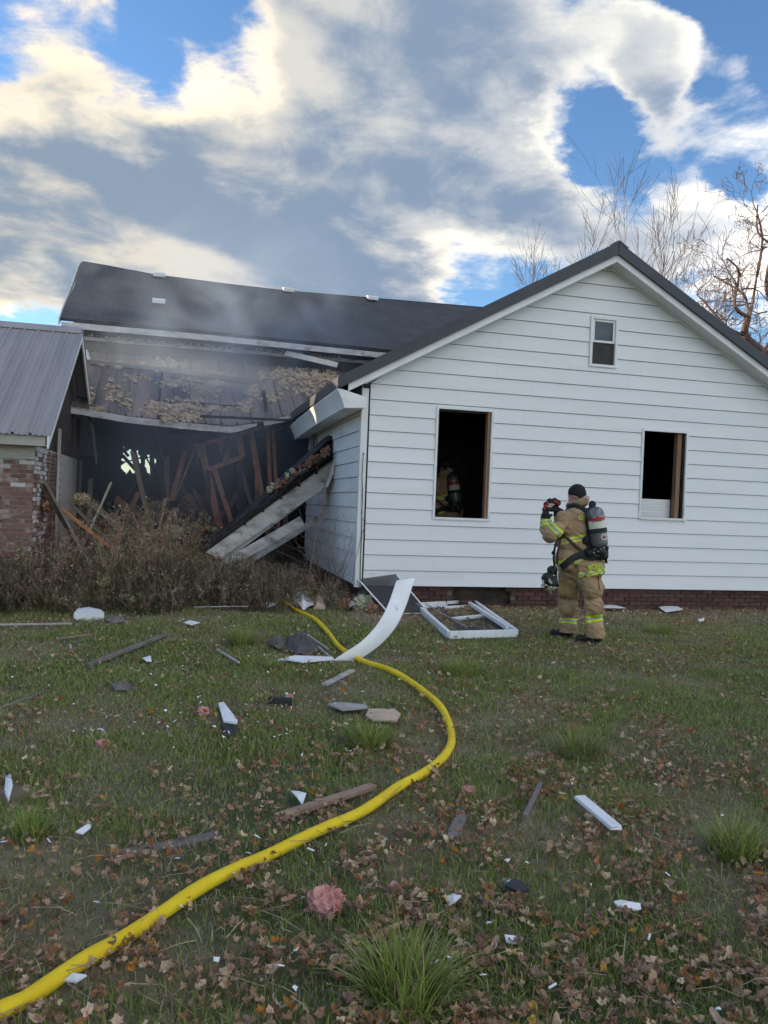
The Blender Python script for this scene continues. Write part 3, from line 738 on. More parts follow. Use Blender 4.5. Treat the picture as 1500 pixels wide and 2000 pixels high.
for (ya, za, yb, zb) in ((DYE-.02, 2.30, DYR, 4.40), (DYR, 4.40, DYB, 2.31)):
    MB().prism([(DX1+.005, ya, za-.17), (DX1+.005, yb, zb-.17), (DX1+.005, yb, zb), (DX1+.005, ya, za)], (.025, 0, 0)).build('rake_board', 'siding_sooty', dr)
    MB().prism([(DX1-.02, ya, za+.005), (DX1-.02, yb, zb+.005), (DX1-.02, yb, zb+.035), (DX1-.02, ya, za+.035)], (.065, 0, 0)).build('rake_trim', 'roof_metal_brown', dr)
MB().prism([(-2.18, 12.5, 2.2), (-2.18, 18.3, 2.2), (-2.18, DYR, 4.30)], (.06, 0, 0)).build('gable_wall', 'char_wood', wing)
BX = -2.085
dw = MB().box(DX0, BX-.02, 12.42, 12.6, 0, 2.17).box(BX-.2, BX-.02, 12.6, 18.2, 0, 2.2).box(DX0, BX-.2, 18.1, 18.2, 0, 2.2).build('wall', 'mortar', wing)
bmx = MB().box(-.0985, .0985, 0, .05, -.0275, .0275).mesh('brick', 'brick_red'); bmx2 = MB().box(-.0985, .0985, 0, .05, -.0275, .0275).mesh('brick', 'brick_limed')
bsy = MB().box(-.05, 0, -.0985, .0985, -.0275, .0275).mesh('brick', 'brick_red'); bsy2 = MB().box(-.05, 0, -.0985, .0985, -.0275, .0275).mesh('brick', 'brick_limed')
for r_ in range(26):
    z = .50+r_*.0655
    if z > 2.15: break
    for c in range(6):
        x = BX-.1-c*.208-(.104 if r_ % 2 else 0)
        lim = z > 1.97 or rnd.random() < max(0, (z-1.55))*1.1
        o = link('brick', bmx2 if lim else bmx); o.location = (x, 12.405+rnd.uniform(-.004, .004), z); attach(o, dw)
    if r_ % 2:
        o = link('brick', MB().box(-.046, .046, 0, .05, -.0275, .0275).mesh('brick', 'brick_red')); o.location = (BX-.05, 12.405, z); attach(o, dw)
    for c in range(5):
        y = 12.51+c*.208+(.104 if r_ % 2 else 0)
        lim = rnd.random() < .30+max(0, (z-1.4))*.8
        o = link('brick', bsy2 if lim else bsy); o.location = (BX+.005+rnd.uniform(-.004, .004), y, z); attach(o, dw)
more_b = MB()       # the rest of the brickwork, past what shows singly
for r_ in range(32):
    z = .11+r_*.0655-.0035*0
    if z > 2.15: break
    for c in range(60):
        x = BX-.1-(c+(6 if z > .48 else 0))*.208-(.104 if r_ % 2 else 0); more_b.box(x-.0985, x+.0985, 12.407, 12.44, z-.0275, z+.0275)
    for c in range(5 if z > .48 else 0, 12):
        y = 12.51+c*.208+(.104 if r_ % 2 else 0); more_b.box(BX-.045, BX+.003, y-.0985, y+.0985, z-.0275, z+.0275)
mo = more_b.build('brickwork', 'brick_red', dw); mo['kind'] = 'stuff'
MB().box(DX0, BX+.004, 12.385, 12.404, 1.99, 2.172).build('plaster_band', 'white_dirty', dw)
MB().box(-2.07, -2.03, 14.45, 14.55, .3, 2.6).build('corner_board', 'wood_post', wing)

# ------------------------------------------------------------------ wreckage between the houses
def fall(name, label, cat, a, b, w_, h_, m, Y=None, ground=True, group=None, ra=0.0):
    """a loose board between two measured points; the lower end is carried on into the weeds to the ground"""
    pa = onY(a[0], a[1], a[2] if len(a) > 2 else Y); pb = onY(b[0], b[1], b[2] if len(b) > 2 else Y)
    if ground and abs(pa.z-pb.z) > .15:
        hi, lo = (pa, pb) if pa.z > pb.z else (pb, pa); d = (lo-hi); lo2 = hi + d*min((hi.z+.02)/(hi.z-lo.z), 1+1.2/d.length); pa, pb = hi, lo2
    o = MB().beam(pa, pb, w_, h_, Vector((0, 1, 0)), ra, jag=.05, rr=rnd).build(name, m)
    return tag(o, label, cat, group)
heap_v = []; heap_f = []; hx_ = np.linspace(-2.3, 2.45, 44); hy_ = np.linspace(14.6, 21, 40)
for y in hy_:
    for x in hx_:
        b = .95*math.exp(-((x+.9)/1.5)**2)*math.exp(-((y-18.6)/1.5)**2) + .55*math.exp(-((x-1.2)/1.1)**2)*math.exp(-((y-17.8)/1.3)**2) + .35*math.exp(-((y-16.4)/.9)**2)
        n_ = noise.fractal(Vector((x*1.7, y*1.7, 1)), 1.0, 2.0, 5)
        heap_v.append((x, y, max(.0, b*(1+.5*n_) + .12*n_) + .07))
heap_f = [(j*44+i, j*44+i+1, (j+1)*44+i+1, (j+1)*44+i) for j in range(39) for i in range(43)]
hp = MB(); hp.v = heap_v; hp.f = heap_f
tag(hp.build('rubble_heap', 'dirt_heap'), 'dark heap of burnt rubble filling the torn-open front', 'rubble', kind='stuff')
def heap_z(x, y): return .07 + max(0, .95*math.exp(-((x+.9)/1.5)**2)*math.exp(-((y-18.6)/1.5)**2) + .55*math.exp(-((x-1.2)/1.1)**2)*math.exp(-((y-17.8)/1.3)**2) + .35*math.exp(-((y-16.4)/.9)**2))
for i in range(70):
    x, y = rnd.uniform(-2.1, 2.2), rnd.uniform(16.2, 19.6); a = rnd.uniform(0, math.pi); l = rnd.uniform(.25, .8); t = rnd.uniform(-.55, .55)
    c = Vector((x, y, heap_z(x, y)+.05)); d = Vector((math.cos(a)*math.cos(t), math.sin(a)*math.cos(t), math.sin(t)))*l
    o = MB().beam(c-d, c+d, rnd.uniform(.05, .12), rnd.uniform(.02, .05), Vector((0, 0, 1)), rnd.uniform(-1, 1), jag=.06, rr=rnd).build('charred_plank', rnd.choice(['char_wood', 'char_wood', 'char', 'wood_grey', 'wood_orange']))
    tag(o, 'charred plank tumbled on the rubble heap inside the burned house', 'plank', 'charred planks on the rubble heap')

for i in range(34):      # broken rafters and laths leaning through the opening
    x, y = rnd.uniform(-2.0, 2.3), rnd.uniform(16.6, 19.0); a = rnd.uniform(0, 6.28); el = rnd.uniform(.35, 1.35); l = rnd.uniform(.7, 1.9)
    p0 = Vector((x, y, heap_z(x, y)-.05)); d = Vector((math.cos(a)*math.cos(el), math.sin(a)*math.cos(el)*.6, math.sin(el)))*l
    if -1.95 < x+d.x < 2.3 and -1.9 < x < 2.3:
        o = MB().beam(p0, p0+d, rnd.uniform(.06, .13), rnd.uniform(.025, .05), Vector((0, 1, 0)), rnd.uniform(-.6, .6), jag=.10, rr=rnd).build('broken_rafter', rnd.choice(['char_wood', 'wood_orange', 'wood_grey', 'char_wood', 'wood_tan']))
        tag(o, 'broken scorched rafter leaning out of the rubble in the torn-open front', 'rafter', 'broken rafters in the opening')
for i in range(14):      # laths and wires hanging from the torn ceiling
    x = rnd.uniform(-2.0, 2.2); y = rnd.uniform(16.9, 18.2); p0 = Vector((x, y, ce(x)+.02 if y < 17.2 else 3.40)); p1 = p0+Vector((rnd.gauss(0, .22), rnd.gauss(0, .1), -rnd.uniform(.25, .9)))
    if i % 3: o = MB().beam(p0, p1, rnd.uniform(.03, .07), .015, Vector((0, 1, 0)), jag=.06, rr=rnd).build('hanging_lath', 'char_wood')
    else: o = MB().tube([p0, p0.lerp(p1, .5)+Vector((rnd.gauss(0, .08), 0, -.05)), p1], .008, 5).build('hanging_lath', 'tar')
    tag(o, 'torn strip hanging from the ceiling of the burned room', 'strip', 'torn strips hanging in the opening')
sw_ = thing('collapsed_stud_wall', 'collapsed interior wall frame of scorched orange studs', 'wall frame', (.8, 17.5, .3))
def sb(a, b, w_, h_, m, name='stud', Y=17.55, fl=False):
    pa, pb = onY(*a, Y), onY(*b, Y)
    if fl: pb = pa + (pb-pa)*((pa.z-heap_z(pb.x, pb.y)+.05)/max(.05, pa.z-pb.z))
    return MB().beam(pa, pb, w_, h_, Vector((0, 1, 0)), jag=.05, rr=rnd).build(name, m, sw_)
sb((383, 871), (528, 831), .075, .09, 'wood_orange', 'top_plate')
sb((393, 873), (430, 1035), .145, .06, 'wood_orange', Y=17.52, fl=True); sb((361, 884), (326, 1010), .10, .05, 'wood_orange', Y=17.85, fl=True); sb((385, 868), (318, 1030), .04, .05, 'wood_tan', Y=17.3, fl=True)
sb((430, 860), (443, 905), .13, .05, 'wood_orange', Y=17.56); sb((466, 850), (473, 892), .13, .05, 'wood_orange', Y=17.56); sb((490, 843), (512, 975), .12, .05, 'wood_orange', Y=17.6, fl=True)
sb((523, 838), (528, 960), .08, .06, 'wood_orange', Y=17.66, fl=True); sb((533, 838), (540, 962), .07, .05, 'wood_orange', Y=17.7, fl=True)
sb((405, 918), (472, 893), .09, .06, 'wood_orange', 'brace', Y=17.45); sb((419, 918), (441, 985), .10, .05, 'wood_orange', Y=17.62, fl=True); sb((466, 900), (492, 990), .08, .05, 'wood_tan', Y=17.75, fl=True)
sb((320, 975), (306, 1040), .04, .05, 'wood_tan', 'brace', Y=17.2); sb((322, 975), (332, 1030), .03, .04, 'wood_tan', 'brace', Y=17.2)
sb((400, 905), (398, 880), .03, .04, 'wood_tan', 'splinter', Y=17.5); sb((383, 905), (390, 880), .03, .03, 'wood_tan', 'splinter', Y=17.5)
MB().prism([onY(*p, 17.9) for p in [(432, 870), (445, 860), (452, 900), (440, 905)]], (0, .02, 0)).build('torn_lath', 'wood_tan', sw_)
MB().prism([onY(*p, 17.9) for p in [(462, 985), (480, 975), (482, 1000), (468, 1004)]], (0, .15, 0)).build('torn_lath', 'wood_tan', sw_)

fe = thing('fallen_eave', 'broken-off white eave section leaning up against the side wall', 'wreckage', (1.5, 13.5, 0))
def pf(p, Y): return onY(p[0], p[1], Y)
fasc = [(400, 1078), (655, 890), (648, 925), (628, 958), (560, 1003), (430, 1092)]
MB().prism([pf(p, 13.38 + (p[0]-400)/250*.35) for p in fasc], (0, .03, 0)).build('fascia', 'white_grimy', fe, bevel=.004)
for i, (dy0, dy1, th, m) in enumerate(((0, 0, .03, 'char'), (-9, -7, .035, 'char_wood'), (-17, -13, .03, 'tar'), (-24, -20, .025, 'char'), (-29, -30, .02, 'tar'))):
    pa, pb = pf((398+i*9, 1072+dy0), 13.68), pf((653-i*4, 888+dy1), 14.0)
    MB().beam(pa, pb, .62-.05*i, th, jag=.15, rr=rnd).build('roof_layer', m, fe)
for i in range(7):
    t = .1+.13*i; pa = pf((400+250*t, 1066-186*t), 13.36); MB().beam(pa, pa+Vector((.16, .12, .30*rnd.uniform(.2, .5))), .05, .02, jag=.05, rr=rnd).build('torn_shingle', 'tar', fe)
il = MB()
for i in range(70):
    t = rnd.uniform(.55, .97); p = pf((400+250*t, 1058-186*t+rnd.uniform(-8, 8)), 13.5+rnd.uniform(-.08, .2)); lump_into(il, p, rnd.uniform(.02, .05), i+900, amp=.6, freq=2.4, seg=8, ring=6, squash=.7)
il.build('insulation', 'insul_scorched', fe, smooth=False)
il = MB()
for i in range(16):
    t = rnd.uniform(.42, .72); p = pf((400+250*t, 1048-186*t+rnd.uniform(-5, 5)), 13.62+rnd.uniform(-.05, .1)); lump_into(il, p, rnd.uniform(.02, .05), i+950, amp=.6, freq=2.4, seg=8, ring=6, squash=.7)
il.build('insulation', 'insul_pale', fe, smooth=False)
MB().prism([pf(p, 13.5) for p in [(636, 950), (655, 890), (652, 925), (640, 952)]], (0, .4, -.05)).build('end_board', 'white_dirty', fe)
MB().prism([pf(p, 13.42 + (p[0]-400)/250*.35) for p in [(432, 1091), (628, 957), (636, 950), (440, 1096)]], (.05, .5, .02)).build('soffit', 'white_grimy', fe)
for i in range(6):
    t = .12+.15*i; pa = pf((415+235*t, 1072-182*t), 13.55); MB().beam(pa, pa+Vector((.05+.1*rnd.random(), .62, -.10-.2*rnd.random())), .045, .09, jag=.08, rr=rnd).build('rafter_end', 'char_wood', fe)
fall('white_board', 'long white board lying under the fallen eave section', 'board', (588, 1018, 13.25), (462, 1090, 13.1), .16, .02, 'white_grimy')
fall('white_board', 'short grey-white board propped behind the fallen eave by the side wall', 'board', (644, 1000, 14.2), (548, 1058, 13.9), .11, .02, 'white_grimy')
fall('thin_branch', 'thin bare branch propped between the fallen eave and white side wall', 'branch', (641, 915, 13.25), (609, 1092, 12.9), .02, .02, 'wood_tan')
fall('plank', 'wide dark plank with torn orange edge leaning by the brick corner', 'plank', (62, 912, 13.4), (120, 1010, 13.0), .06, .20, 'char_wood')
fall('plank', 'grey edge board beside the wide dark plank at the brick corner', 'plank', (70, 908, 13.3), (112, 985, 12.95), .03, .04, 'wood_grey')
fall('plank', 'pale green painted board sticking up out of the weeds', 'plank', (216, 946, 14.4), (182, 1022, 14.2), .03, .17, 'wood_green')
fall('plank', 'grey plank slanting out of the weeds below the left posts', 'plank', (140, 985, 14.6), (195, 1040, 14.3), .04, .14, 'wood_grey')
fall('plank', 'dark plank slanting over the rubble below the orange studs', 'plank', (338, 1008, 16.0), (385, 1045, 15.6), .04, .12, 'wood_grey')
fall('plank', 'orange scorched plank lying across the weeds near the brick corner', 'plank', (125, 998, 13.8), (205, 1060, 13.4), .04, .16, 'wood_orange')
fall('plank', 'thin tan lath leaning in the weeds left of the stud frame', 'plank', (325, 975, 15.4), (308, 1045, 15.2), .03, .03, 'wood_tan')
def fluff(name, label, px, py, r, m, Y=None, n=7, spread=1.0, z=None):
    c = onY(px, py, Y) if Y else G(px, py); b = MB()
    if not Y: c = c + Vector((0, 0, r*.55))
    for i in range(n):
        d = Vector((rnd.uniform(-1, 1), rnd.uniform(-1, 1), rnd.uniform(-.35, .5)))*r*.55*spread
        lump_into(b, c+d, r*rnd.uniform(.45, .72), rnd.random()*99, amp=.42, freq=2.6, seg=16, ring=11)
    for i in range(520):
        d = Vector((rnd.gauss(0, 1), rnd.gauss(0, 1), rnd.gauss(.2, .8))).normalized(); q = c+d*r*rnd.uniform(.6, 1.0); e = (d+Vector((rnd.gauss(0, .9), rnd.gauss(0, .9), rnd.gauss(0, .9)))).normalized()*r*rnd.uniform(.12, .35)
        w_ = e.cross(Vector((rnd.random(), rnd.random(), 1))).normalized()*r*.025; b.add([q-w_, q+w_, q+e+w_*.3, q+e-w_*.3], [(0, 1, 2, 3)])
    return tag(b.build(name, m, smooth=False), label, 'insulation')
fluff('insulation_clump', 'orange scorched insulation stuck on the leaning plank at the brick corner', 92, 985, .13, 'insul_scorched', 13.15)
fluff('insulation_clump', 'pale insulation clump tangled in the rubble left of the fallen eave', 340, 1040, .16, 'insul_pale', 15.2)
fluff('insulation_clump', 'brown insulation batt slumped behind the orange studs', 375, 985, .26, 'insul_scorched', 18.0, n=10)
fluff('insulation_clump', 'tan fluffy clump on the splintered boards above the green board', 160, 975, .12, 'insul_tan', 14.7)

# ------------------------------------------------------------------ firefighters
mat('turnout', (.40, .272, .152), (.32, .210, .116), 5, .85, .25, 60, c3=(.19, .125, .070), s3=3.2, lo3=.56, hi3=.74)
mat('turnout_patch', (.40, .255, .095), (.32, .20, .08), 6, .8, .2, 60)
mat('lime', (.62, .72, .045), (.54, .64, .04), 8, .5, .1, 40)
mat('silver_tape', (.38, .40, .36), (.30, .32, .29), 8, .4, .1, 40)
mat('skin', (.48, .265, .205), (.43, .22, .165), 8, .5, .05, 60)
mat('hair', (.035, .024, .020), (.06, .045, .038), 40, .7, .3, 120)
mat('knit', (.016, .016, .018), (.026, .026, .029), 30, .95, .5, 120)
mat('rubber', (.016, .016, .017), (.028, .028, .030), 12, .55, .15, 40)
mat('strap_m', (.022, .022, .025), (.040, .038, .038), 20, .8, .2, 90)
mat('strap_brown', (.085, .045, .035), (.055, .032, .028), 20, .8, .2, 90)
mat('tank', (.165, .170, .175), (.13, .134, .138), 5, .35, .05, 30, metal=.35, spec=.5, c3=(.15, .15, .155), s3=3, lo3=.58, hi3=.7)
mat('tank_red', (.46, .040, .038), (.38, .035, .034), 9, .5)
mat('tank_label', (.66, .65, .52), (.60, .59, .47), 9, .6)
mat('ink', (.02, .02, .02), None, 5, .6)
mat('dev_red', (.42, .030, .028), (.32, .024, .022), 9, .4, .05, 40)
mat('collar_grey', (.44, .37, .32), (.35, .29, .25), 7, .85, .2, 50)
mat('visor', (.20, .20, .135), (.30, .29, .19), 9, .35, spec=.5)
DF = 9.5
def pt(px, py, d): return onD(px, py, d)
def remesh(mb, voxel, smooth_it=6, wr=0.0, wf=9.0):
    me = mb.mesh('tmp', None); o = bpy.data.objects.new('tmp', me)
    r = o.modifiers.new('r', 'REMESH'); r.mode = 'VOXEL'; r.voxel_size = voxel; r.use_smooth_shade = True
    s = o.modifiers.new('s', 'SMOOTH'); s.iterations = smooth_it; s.factor = .5
    out = evaluated(o)
    if wr:
        nrm = [v.normal.copy() for v in out.vertices]; cos = [v.co.copy() for v in out.vertices]; flat = []
        for q, nv in zip(cos, nrm):
            n1 = noise.noise(Vector((q.x*wf, q.y*wf, q.z*wf*3.2+q.x*wf*1.4))); n2 = noise.noise(Vector((q.x*wf*2.4+5, q.y*wf*2.4, q.z*wf*5.5)))
            flat.extend(q + nv*(wr*(1-2*abs(n1)) + wr*.5*n2))
        out.vertices.foreach_set('co', flat)
    out.polygons.foreach_set('use_smooth', [True]*len(out.polygons)); out.update()
    return out
B = MB()
def chain(*ps):
    q = [(pt(*p[:3]), p[3]) for p in ps]
    for (a, ra), (b, rb) in zip(q, q[1:]): B.cap(a, ra, b, rb)
# legs: baggy trousers, mid-stride
chain((1153, 1112, 9.47, .140), (1157, 1150, 9.42, .128), (1160, 1185, 9.41, .114), (1162, 1228, 9.40, .108), (1163, 1240, 9.40, .110))
chain((1114, 1112, 9.58, .140), (1110, 1150, 9.66, .128), (1109, 1185, 9.72, .116), (1110, 1226, 9.74, .106), (1110, 1236, 9.74, .108))
chain((1133, 1100, 9.53, .165), (1138, 1116, 9.53, .160))
# torso leaning a touch forward
chain((1137, 1098, 9.53, .182), (1126, 1068, 9.53, .172), (1122, 1035, 9.52, .178), (1124, 1012, 9.53, .158))
chain((1101, 1016, 9.42, .105), (1140, 1012, 9.66, .110))
chain((1108, 1094, 9.47, .135), (1158, 1092, 9.53, .14))
chain((1110, 1060, 9.47, .135), (1106, 1090, 9.47, .135))
chain((1108, 1030, 9.46, .13), (1110, 1060, 9.47, .135))
# neck and shoulders
chain((1125, 1004, 9.54, .100), (1126, 985, 9.55, .066))
# near arm: upper arm down and forward, forearm raised
chain((1101, 1014, 9.42, .100), (1086, 1035, 9.33, .092), (1074, 1046, 9.31, .088), (1067, 1034, 9.38, .074), (1066, 1018, 9.45, .062))
# far arm
chain((1136, 1010, 9.68, .100), (1108, 1036, 9.85, .088), (1095, 1030, 9.84, .078), (1092, 1008, 9.72, .062))
# head
hc = pt(1125, 966, 9.56)
face_dir = (c_right*-.80 + c_fwd*.58 + Vector((0, 0, -.03))).normalized()
fx, fs_, fu = basis(face_dir); HM = Matrix((fx, fs_, fu)).transposed()      # local: x forward, y right, z up
B.sphere(hc + HM @ Vector((-.012, 0, .012)), (.098, .076, .112), 18, 12, HM)
B.sphere(hc + HM @ Vector((.030, 0, -.058)), (.062, .058, .066), 14, 10, HM)      # jaw
B.sphere(hc + HM @ Vector((.080, 0, -.012)), (.022, .014, .026), 10, 8, HM)       # nose
B.sphere(hc + HM @ Vector((.062, 0, -.052)), (.026, .026, .012), 10, 8, HM)       # lips
B.sphere(hc + HM @ Vector((.055, 0, .020)), (.040, .052, .018), 10, 8, HM)        # brow
chain((1133, 1112, 9.52, .15), (1147, 1135, 9.47, .125)); chain((1125, 1112, 9.55, .15), (1114, 1135, 9.62, .125))
body_me = remesh(B, .0105, 8, .0085, 6.5)
bm_ = bmesh.new(); bm_.from_mesh(body_me); geo = bm_.verts[:]+bm_.edges[:]+bm_.faces[:]      # trouser cuffs end cleanly above the boots
cut = bmesh.ops.bisect_plane(bm_, geom=geo, plane_co=Vector((0, 0, .075)), plane_no=Vector((0, 0, -1)), clear_outer=True)
bmesh.ops.holes_fill(bm_, edges=[e for e in cut['geom_cut'] if isinstance(e, bmesh.types.BMEdge)], sides=0)
bm_.to_mesh(body_me); bm_.free(); body_me.update()
# keep the folds off the face
ff = thing('person', 'firefighter in tan turnout gear and black knit cap holding a red camera to the face', 'person', Vector((pt(1140, 1250, 9.55).x, pt(1140, 1250, 9.55).y, 0)))
for mm in ('turnout', 'skin'): body_me.materials.append(MATS[mm])
neck_z = pt(1125, 990, 9.55).z
for pg in body_me.polygons:
    c = pg.center
    if (c-hc).length < .21 and c.z > neck_z + .03: pg.material_index = 1
body = link('body', body_me, ff)
def face_patch(poly, off, name, m, back=False, dmin=0, dmax=99, par=None, thick=.004, src=None):
    """a piece of cloth lying on the clothing: the body surface inside a sight-line outline, lifted a little"""
    bm = bmesh.new(); bm.from_mesh(src or body_me)
    cen = sum((ray(*p) for p in poly), Vector())/len(poly)
    n = len(poly)
    for i in range(n):
        a, b = ray(*poly[i]), ray(*poly[(i+1) % n]); nrm = a.cross(b)
        if nrm.dot(cen) < 0: nrm = -nrm
        bmesh.ops.bisect_plane(bm, geom=bm.verts[:]+bm.edges[:]+bm.faces[:], plane_co=CAM, plane_no=-nrm, clear_outer=True)
    bm.normal_update()
    kill = []
    for f in bm.faces:
        c = f.calc_center_median(); d = (c-CAM).dot(c_fwd)
        if d < dmin or d > dmax or (not back and f.normal.dot(CAM-c) <= 0): kill.append(f)
    bmesh.ops.delete(bm, geom=kill, context='FACES')
    bm.normal_update()
    mv = [(v, v.co + v.normal*off) for v in bm.verts]
    for v, q in mv: v.co = q
    me = bpy.data.meshes.new(name); bm.to_mesh(me); bm.free()
    me.materials.clear(); me.materials.append(MATS[m])
    for p in me.polygons: p.use_smooth = True; p.material_index = 0
    o = link(name, me, par or ff)
    return o
Z = lambda x, y: (1020+x/5.5545, 920+y/5.5555)     # notes were taken on an enlarged view
def zp(*pts): return [Z(*p) for p in pts]
TRIM = []
def stripe(name, outline_lime, outline_silver, **k):
    TRIM.append(face_patch(zp(*outline_lime), .006, name, 'lime', **k))
    TRIM.append(face_patch(zp(*outline_silver), .009, 'silver_stripe', 'silver_tape', **k))
stripe('lime_stripe', [(262, 585), (326, 545), (448, 660), (400, 725)], [(287, 570), (307, 557), (424, 680), (403, 704)], back=False, dmax=9.50)
stripe('lime_stripe', [(195, 545), (300, 500), (325, 560), (205, 605)], [(197, 565), (306, 522), (314, 540), (203, 585)], back=True, dmax=9.62)
stripe('lime_stripe', [(420, 745), (715, 675), (715, 745), (420, 800)], [(420, 765), (715, 698), (715, 722), (420, 780)], back=False, dmax=9.75)
stripe('lime_stripe', [(360, 1000), (470, 945), (480, 1000), (385, 1080)], [(366, 1025), (472, 965), (477, 985), (378, 1055)], dmax=9.9)
stripe('lime_stripe', [(555, 985), (640, 945), (670, 965), (575, 1015)], [(562, 992), (648, 950), (658, 957), (570, 1003)], dmax=9.9)
stripe('lime_stripe', [(340, 1578), (635, 1612), (635, 1672), (340, 1636)], [(340, 1598), (635, 1632), (635, 1652), (340, 1617)], back=True, dmin=9.56)
stripe('lime_stripe', [(640, 1580), (960, 1532), (960, 1605), (640, 1665)], [(640, 1605), (960, 1558), (960, 1580), (640, 1640)], back=True, dmax=9.57)
TRIM.append(face_patch(zp((395, 1120), (545, 1080), (560, 1120), (520, 1160), (400, 1190)), .012, 'pocket_flap', 'turnout', dmax=9.9))
TRIM.append(face_patch(zp((385, 1205), (520, 1190), (510, 1330), (440, 1345), (395, 1300)), .010, 'pocket', 'turnout_patch', dmax=9.9))
TRIM.append(face_patch(zp((820, 1130), (905, 1100), (905, 1290), (835, 1290)), .014, 'pocket', 'turnout', dmax=9.9))
# jacket tail with a lime edge and the name on it
tail = face_patch(zp((600, 1000), (860, 960), (905, 1100), (625, 1150)), .024, 'jacket_tail', 'turnout', dmax=9.9)
sdm = tail.modifiers.new('t', 'SOLIDIFY'); sdm.thickness = .014; sdm.offset = -1
te = face_patch(zp((612, 1105), (895, 1062), (905, 1100), (625, 1150)), .029, 'lime_stripe', 'lime', dmax=9.9)
te2 = face_patch(zp((616, 1120), (898, 1076), (901, 1089), (619, 1134)), .032, 'silver_stripe', 'silver_tape', dmax=9.9)
# lettering laid on the cloth
body_bvh = BVHTree.FromPolygons([v.co.copy() for v in body_me.vertices], [tuple(p.vertices) for p in body_me.polygons])
def lettering(txt, name, p0, p1, hgt, m, off, bvh=body_bvh, par=None, depth0=8.6, squeeze=1.0):
    """letters set along the line p0 -> p1 (sight lines) and laid on the surface they meet"""
    cu = bpy.data.curves.new('t', 'FONT'); cu.body = txt; cu.resolution_u = 2; cu.offset = .012
    me = evaluated(bpy.data.objects.new('t', cu))
    bm = bmesh.new(); bm.from_mesh(me)
    bmesh.ops.triangulate(bm, faces=bm.faces[:]); bmesh.ops.subdivide_edges(bm, edges=bm.edges[:], cuts=1)
    xs0 = min(v.co.x for v in bm.verts); xs1 = max(v.co.x for v in bm.verts); ys1 = max(v.co.y for v in bm.verts)
    ux, uy = p1[0]-p0[0], p1[1]-p0[1]; ln_ = math.hypot(ux, uy); nx_, ny_ = uy/ln_, -ux/ln_
    last = None
    for v in bm.verts:
        s_ = (v.co.x-xs0)/(xs1-xs0); t = v.co.y/ys1*hgt
        px, py = p0[0]+ux*s_+nx_*t, p0[1]+uy*s_+ny_*t
        r = ray(px, py).normalized(); hit = bvh.ray_cast(CAM+r*depth0, r, 4.0)
        if hit[0] is not None: last = hit[0]-r*off
        v.co = last if last is not None else CAM+r*9.4
    me2 = bpy.data.meshes.new(name); bm.to_mesh(me2); bm.free(); me2.materials.clear(); me2.materials.append(MATS[m])
    return link(name, me2, par or ff)
LET = [lettering('CHI', 'lettering', Z(612, 532), Z(702, 528), 9.0, 'lime', .008)]
tail_bvh = BVHTree.FromPolygons([v.co.copy() for v in tail.data.vertices], [tuple(p.vertices) for p in tail.data.polygons])
LET.append(lettering('MCKEE', 'lettering', Z(722, 1080), Z(880, 1056), 11.5, 'lime', .008, tail_bvh))
# collar, cap, ears, eyes
cb = MB(); cpts = []
cc = pt(1128, 988, 9.55)
for i in range(25):
    a = 2*math.pi*i/24; d = HM @ Vector((math.cos(a)*.098, math.sin(a)*.094, 0)); cpts.append(cc + d + Vector((0, 0, .035-.032*math.cos(a))))
vs = []
for i, p in enumerate(cpts):
    o_ = (p-cc); o_.z = 0; o_.normalize(); vs += [p+o_*.02-Vector((0, 0, .055)), p+o_*.038+Vector((0, 0, .010)), p+o_*.026+Vector((0, 0, .030)), p+Vector((0, 0, .018)), p-Vector((0, 0, .05))]
cb.add(vs, [(i*5+k_, (i+1)*5+k_, (i+1)*5+k_+1, i*5+k_+1) for i in range(24) for k_ in range(4)]).build('collar', 'turnout', ff, smooth=True)
lin = MB(); p_ = pt(1143, 972, 9.50); lin.sphere(p_, (.055, .04, .032), 12, 8).sphere(p_+Vector((.0, 0, -.02)), (.045, .05, .03), 12, 8)
link('hood', remesh(lin, .008, 4, .004, 25), ff).data.materials.append(MATS['collar_grey'])
kb = MB(); vs = []; fsx = []
for i in range(9):
    th = (i/8)*math.pi*.50
    for k_ in range(26):
        a = 2*math.pi*k_/26; w_ = 1+.012*math.sin(k_*math.pi)*(1 if i > 2 else 0)
        vs.append(hc + HM @ Vector((-.016+.109*math.sin(th)*math.cos(a)*w_, .089*math.sin(th)*math.sin(a)*w_, .020+.108*math.cos(th)+(.012*math.cos(a) if i > 5 else 0))))
for i in range(3):
    for k_ in range(26):
        a = 2*math.pi*k_/26; g = 1.02-.035*i
        vs.append(hc + HM @ Vector((-.016+.110*g*math.cos(a), .090*g*math.sin(a), .020-.012*(i+1)+.020*math.cos(a))))
fsx = [(i*26+k_, i*26+(k_+1) % 26, (i+1)*26+(k_+1) % 26, (i+1)*26+k_) for i in range(11) for k_ in range(26)]
CAP = kb.add(vs, fsx).build('knit_cap', 'knit', ff, smooth=True)
hb = MB().sphere(hc+HM @ Vector((-.055, 0, -.022)), (.050, .074, .045), 14, 8, HM).build('hair', 'hair', ff, smooth=True)
for sgn in (-1, 1):
    e = MB().sphere(hc+HM @ Vector((-.004, sgn*.076, -.012)), (.020, .010, .031), 10, 8, HM).sphere(hc+HM @ Vector((.004, sgn*.078, -.030)), (.011, .008, .013), 8, 6, HM)
    e.build('ear', 'skin', ff, smooth=True)
    MB().sphere(hc+HM @ Vector((.072, sgn*.032, .003)), (.012, .013, .009), 8, 6, HM).build('eye', 'white_trim', ff, smooth=True)
